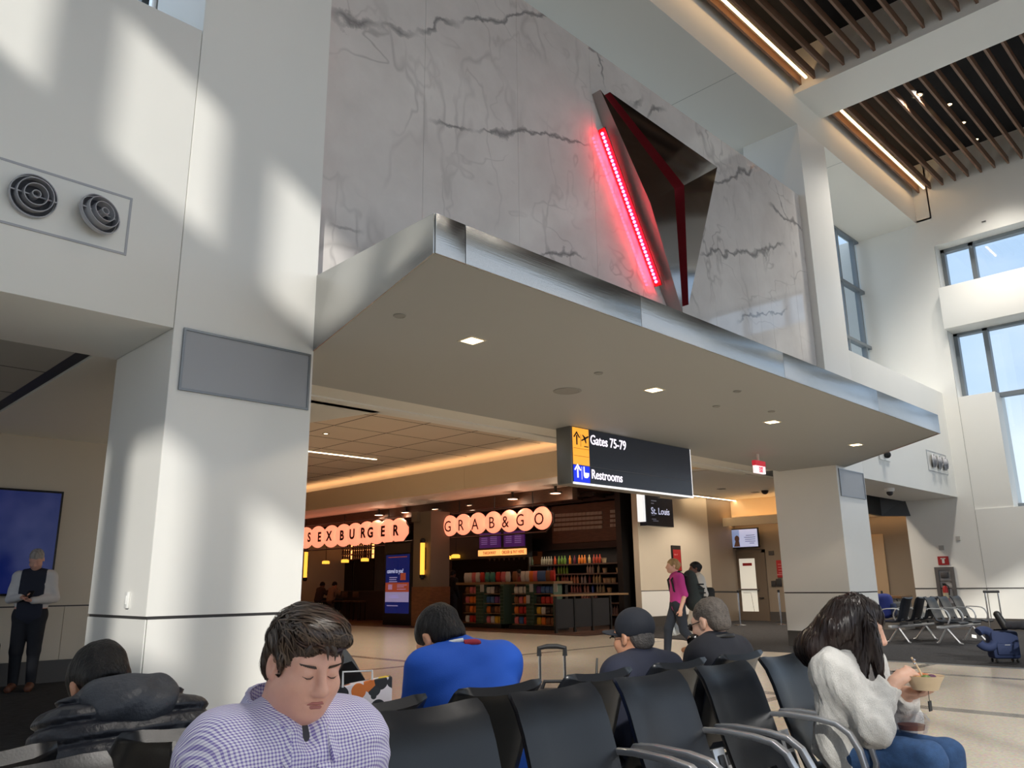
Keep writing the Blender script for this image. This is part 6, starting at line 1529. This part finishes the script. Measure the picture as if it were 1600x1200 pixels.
LST = mat('strand dark', (44, 33, 30), .34, spec=.5); strands(wh, lambda p: (.05 * math.sin(p.z * 60), .1, -1), 2600, 16, .011, .004, LST, wo, .004, 9, jit=.18)
for q in ((-.035, -.33, .905), (-.02, -.325, .92)): MB().sphere(q, .006, 8, 6).build('ring', METALV, wo)
b_c = Vector((3.745 + .01, 1.655 - .345, .80))
bw = empty('salad_bowl', b_c, 0, 'round paper salad bowl held by the woman in grey', 'bowl')
MB().lathe([(.05, 0), (.075, .055), (.08, .058), (.076, .05), (.048, .004)], 24).build('bowl', mat('kraft paper', (214, 190, 156), .6), bw, smooth=50)
for i, (x, y, c, nm) in enumerate(((.02, .0, (206, 120, 70), 'salad_piece'), (-.03, .02, (196, 150, 90), 'salad_piece'), (.0, -.03, (88, 40, 74), 'salad_piece'), (-.035, -.02, (96, 120, 60), 'salad_piece'), (.04, .025, (214, 140, 96), 'salad_piece'))): MB().sphere((x, y, .05), (.024, .02, .014), 10, 6).build(nm, mat('salad %d' % i, c, .5), bw, smooth=60)
fk = tag(MB().tube([(0, 0, 0), (.015, -.02, -.05), (.02, -.03, -.085)], .004, 6).box((.012, -.036, -.1), (.028, -.026, -.08)).build('fork', mat('pale wood fork', (222, 196, 160), .6), loc=b_c + Vector((-.03, .03, .13))), 'pale wooden fork held over the salad bowl', 'fork')
cn_ = empty('plastic_box', (3.79, 1.40, .62), .2, 'clear plastic food box on the woman\'s lap', 'food box')
MB().lathe([(.06, 0), (.075, .045), (.078, .05), (.06, .075), (.0, .08)], 20).build('shell', pane_mat('clear plastic', (.93, .93, .95), .15), cn_, smooth=50)
MB().lathe([(.05, .01), (.055, .03), (.0, .035)], 14).build('filling', mat('brown filling', (120, 74, 56), .6), cn_, smooth=50)
tg_ = tag(MB().box((-.016, -.002, -.02), (.016, .002, .02)).box((-.001, -.001, .02), (.001, .001, .07)).build('luggage_tag', BLACK, loc=b_c + Vector((-.03, -.02, -.06))), 'small black paper tag hanging below the bowl', 'tag')

# ---- standing figures
def standing(**k):
    J = dict(pelvis=(0, 0, .94), chest=(0, .0, 1.24), neck=(0, .02, 1.48), head=(0, -.03, 1.62), shL=(-.18, .01, 1.42), shR=(.18, .01, 1.42), elL=(-.24, .03, 1.13), elR=(.24, .03, 1.13), wrL=(-.22, -.08, .90), wrR=(.22, -.08, .90),
             hipL=(-.09, 0, .90), hipR=(.09, 0, .90), knL=(-.10, -.02, .49), knR=(.10, -.02, .49), anL=(-.10, .02, .09), anR=(.10, .02, .09), toL=(-.11, -.14, .035), toR=(.11, -.14, .035))
    J.update(k); return J
J = standing(elL=(-.25, .0, 1.14), elR=(.26, .02, 1.14), wrL=(-.09, -.24, 1.16), wrR=(.06, -.23, 1.12), look=(.0, .55, 0), head=(0, -.05, 1.64), build=1.05, handL=((.8, -.4, 0), (0, -.2, 1), .18, .5), handR=((-.8, -.4, 0), (0, -.2, 1), .18, .5))
VEST = mat('navy vest', (34, 38, 54), .8); WSH = mat('white dress shirt', (216, 214, 214), .8)
sm, S, T, R = person('standing man in dark vest and white shirt reading a phone', (3.12, 12.1, .008), -.45, J, .013, SK1,
    [dict(name='shirt', tags=('torso', 'upL', 'upR', 'foreL', 'foreR'), inf=.014, mat=WSH, disp=wav(20, .004, 6, 71)), dict(name='vest', tags=('torso', 'hip'), inf=.022, mat=VEST, cuts=[((.15, 0, 0), (1, 0, 0)), ((-.15, 0, 0), (-1, 0, 0))]), dict(name='trousers', tags=('leg', 'hip'), inf=.016, mat=DKPANT), dict(name='shoe', tags=('foot',), inf=.012, mat=mat('brown leather shoe', (104, 62, 44), .5))], sz=1.05)
hair_short(T, R, 1.05, WHITEH, sm, .009, .975, -.03)
tag(MB().box((-.04, -.07, -.004), (.04, .07, .004)).build('smartphone', BLACK, loc=(3.02, 11.84, 1.21), bevel=.003), 'black phone in the hands of the standing man', 'phone').rotation_euler = (.5, 0, -.45)

J = standing(pelvis=(0, 0, .9), chest=(0, .02, 1.17), neck=(0, .0, 1.40), head=(0, -.05, 1.53), shL=(-.16, .01, 1.33), shR=(.16, .01, 1.33), elL=(-.21, .06, 1.06), elR=(.21, .08, 1.06), wrL=(-.20, -.05, .84), wrR=(.22, -.01, .82),
             knL=(-.09, -.16, .50), knR=(.09, .06, .48), anL=(-.09, -.20, .10), anR=(.09, .32, .16), toL=(-.09, -.36, .04), toR=(.09, .20, .04), handL=((0, -.2, -1), (.9, 0, 0), .17, .8), handR=((0, -.1, -1), (-.9, 0, 0), .17, .8), build=.95)
PINK = mat('magenta tee', (190, 58, 140), .8)
wp, S, T, R = person('blond woman in magenta top walking with a large backpack', (11.75, 7.9, 0), -2.3, J, .011, SK4,
    [dict(name='tee_shirt', tags=('torso', 'upL', 'upR', 'hip'), inf=.016, mat=PINK, disp=wav(20, .004, 6, 81)), dict(name='trousers', tags=('leg', 'hip'), inf=.018, mat=mat('dark slate trousers', (36, 42, 52), .85)), dict(name='shoe', tags=('foot',), inf=.012, mat=mat('white shoe'))], sz=.98)
hair_short(T, R, .98, BLONDH, wp, .008, 1.03, .0, extra=lambda S, T: S.ell(T((0, .115, .02)), (.045, .04, .045), .02))
BPK = mat('dark green pack', (44, 52, 52), .8, bump=(60, .2)); BPS = mat('pack strap black', (20, 22, 24), .7)
pk = SD(); pk.cap((0, .29, .96), (0, .24, 1.32), .18, .14, .03, flat=((0, 1, 0), .85)); pk.cap((-.08, .30, .92), (.08, .30, .92), .12, k=.05); pk.cap((-.06, .38, .98), (.06, .38, 1.12), .075, k=.04)
bpo = empty('backpack', (11.75, 7.9, 0), -2.3, 'large dark striped backpack worn by the walking blond woman', 'backpack')
sub_sdf('pack_body', pk, .012, BPK, bpo)
for i in range(6): MB().box((-.15, .33, .86 + i * .07), (.15, .47 - abs(i - 2) * .012, .885 + i * .07)).build('strap_band', BPS, bpo, .008)
for s in (-1, 1): tube_child('shoulder_strap', [(s * .09, .16, 1.36), (s * .11, .02, 1.43), (s * .12, -.11, 1.30), (s * .14, -.08, 1.12), (s * .15, .1, 1.0)], .018, BPS, bpo)
bgS = SD(); bgS.cap((-.21, -.05, .62), (-.21, -.05, .50), .05, .10, .03, flat=((1, 0, 0), .6)); bgS.cap((-.21, -.13, .46), (-.21, .05, .46), .06, k=.05)
pbag = empty('plastic_bag', (11.75, 7.9, 0), -2.3, 'translucent white plastic bag carried by the blond woman', 'bag'); sub_sdf('bag_body', bgS, .01, mat('pale plastic film', (206, 212, 214), .35), pbag, wav(45, .006, 6, 88)); tube_child('handle', [(-.205, -.06, .62), (-.20, -.075, .74), (-.205, -.04, .62)], .008, mat('pale plastic film'), pbag)
J2 = standing(pelvis=(0, 0, .9), chest=(0, .02, 1.17), neck=(0, .0, 1.38), head=(0, -.04, 1.51), shL=(-.16, .01, 1.31), shR=(.16, .01, 1.31), elL=(-.21, .06, 1.05), elR=(.21, .06, 1.05), wrL=(-.18, -.12, .95), wrR=(.18, -.12, .95),
             knL=(-.09, -.14, .50), knR=(.09, .08, .48), anL=(-.09, -.16, .10), anR=(.09, .3, .15), toL=(-.09, -.32, .04), toR=(.09, .18, .04), handL=((.3, -.8, -.3), (.7, 0, .3), .16, .6), handR=((-.3, -.8, -.3), (-.7, 0, .3), .16, .6), build=.95)
ww, S, T, R = person('dark haired woman in pale hoodie walking behind the blond woman', (13.35, 8.5, 0), -2.3, J2, .013, SK3,
    [dict(name='hoodie', tags=ALLC, inf=.024, mat=mat('pale grey hoodie', (206, 204, 200), .9), disp=wav(20, .005, 6, 91)), dict(name='trousers', tags=('leg', 'hip'), inf=.03, mat=mat('cream trousers', (206, 200, 190), .85)), dict(name='shoe', tags=('foot',), inf=.012, mat=mat('tan shoe', (160, 116, 84), .6))], sz=.98)
hair_short(T, R, .98, BLACKH, ww, .009, 1.06, .0, extra=lambda S, T: S.ell(T((0, .10, .03)), (.06, .05, .055), .02))
b2 = empty('shoulder_bag', (13.35, 8.5, 0), -2.3, 'black shoulder bag worn by the woman in the pale hoodie', 'bag')
MB().box((-.16, .12, .82), (.16, .28, 1.16)).build('bag_body', BPS, b2, .05, seg=3); tube_child('strap', [(-.08, .2, 1.14), (-.1, .1, 1.36), (-.09, -.08, 1.28), (.05, -.12, 1.1), (.14, .0, .98)], .014, BPS, b2)

# ---- traveller with legs up on the navy suitcase (mostly out of view)
hx, hy = pc.x + .02, pc.y - .98
J = seated(pelvis=(0, 0, .545), chest=(0, .06, .78), neck=(0, .08, .98), head=(0, .05, 1.1), shL=(-.17, .07, .93), shR=(.17, .07, .93), elL=(-.22, -.05, .66), elR=(.22, -.05, .66), wrL=(-.12, -.27, .6), wrR=(.12, -.27, .6), knL=(-.07, -.45, .56), knR=(.07, -.45, .57), anL=(-.05, -.90, .56), anR=(.06, -.88, .57), toL=(-.04, -.98, .72), toR=(.08, -.96, .73),
           handL=((.3, -.9, -.1), (.6, 0, -.4), .18, .4), handR=((-.3, -.9, -.1), (-.6, 0, -.4), .18, .4))
lg, S, T, R = person('traveller in dark trousers resting crossed feet on the navy suitcase', (hx, hy, 0), math.pi + .15, J, .013, SK1,
    [dict(name='jacket', tags=ALLC, inf=.02, mat=NAVYT), dict(name='trousers', tags=('leg', 'hip'), inf=.014, mat=DKPANT, disp=wav(20, .004, 6, 95)), dict(name='shoe', tags=('foot',), inf=.014, mat=BLACK)], sz=1.0)
hair_short(T, R, 1.0, BROWNH, lg, .01)
beam_row((hx, hy + .06, .008), math.pi + .15, [-.3, .3], 'pair of airport seats by the right window, mostly out of view', [-.6, .6], [], (-.3, .3), -.6, .6)

# ---- guests inside the shop, small and dim
for i, (px, x, up, col, lab) in enumerate(((499, 17.9, .0, (58, 42, 38), 'dim guest in dark top seated at the bar, nearer the left column'), (518, 17.9, .0, (136, 106, 84), 'dim guest in tan shirt seated at the bar'), (707, 18.2, .0, (22, 22, 26), 'dark figure of a customer standing left of the gondolas'), (811, 19.6, .0, (120, 60, 60), 'dim shop worker behind the right gondola'), (764, 19.6, .0, (44, 44, 48), 'dim shop worker behind the left gondola'))):
    p = on(px, 900, x=x)
    if i < 2:
        J = seated(pelvis=(0, 0, .74), chest=(0, -.06, 1.0), neck=(0, -.12, 1.2), head=(0, -.17, 1.32), shL=(-.18, -.1, 1.14), shR=(.18, -.1, 1.14), elL=(-.24, -.22, .98), elR=(.24, -.22, .98), wrL=(-.08, -.36, 1.08), wrR=(.08, -.36, 1.08), look=(0, .5, 0), hipL=(-.09, -.03, .73), hipR=(.09, -.03, .73), knL=(-.1, -.4, .72), knR=(.1, -.4, .72), anL=(-.1, -.3, .35), anR=(.1, -.3, .35), toL=(-.1, -.42, .3), toR=(.1, -.42, .3))
    else: J = standing(look=(0, .3, 0))
    q, S, T, R = person(lab, (x, p.y, .006), math.pi / 2 if i < 3 else -math.pi / 2, J, .02, SK3 if i != 1 else SK2, [dict(name='top', tags=ALLC, inf=.025, mat=mat('guest cloth %d' % i, col, .9)), dict(name='trousers', tags=('leg', 'hip'), inf=.025, mat=DKPANT)], sz=1.0)
    hair_short(T, R, 1.0, BLACKH, q, .014, 1.05)
# pen on the rear row
tag(MB().tube([(0, 0, 0), (.02, .0, .07)], [.006, .005], 8).tube([(-.004, 0, -.014), (0, 0, 0)], [.003, .006], 8).build('stylus', BLACK, loc=on(932, 1052, y=2.7), rz=.4), 'black stylus with a pale tip held up behind the rear seats', 'stylus')
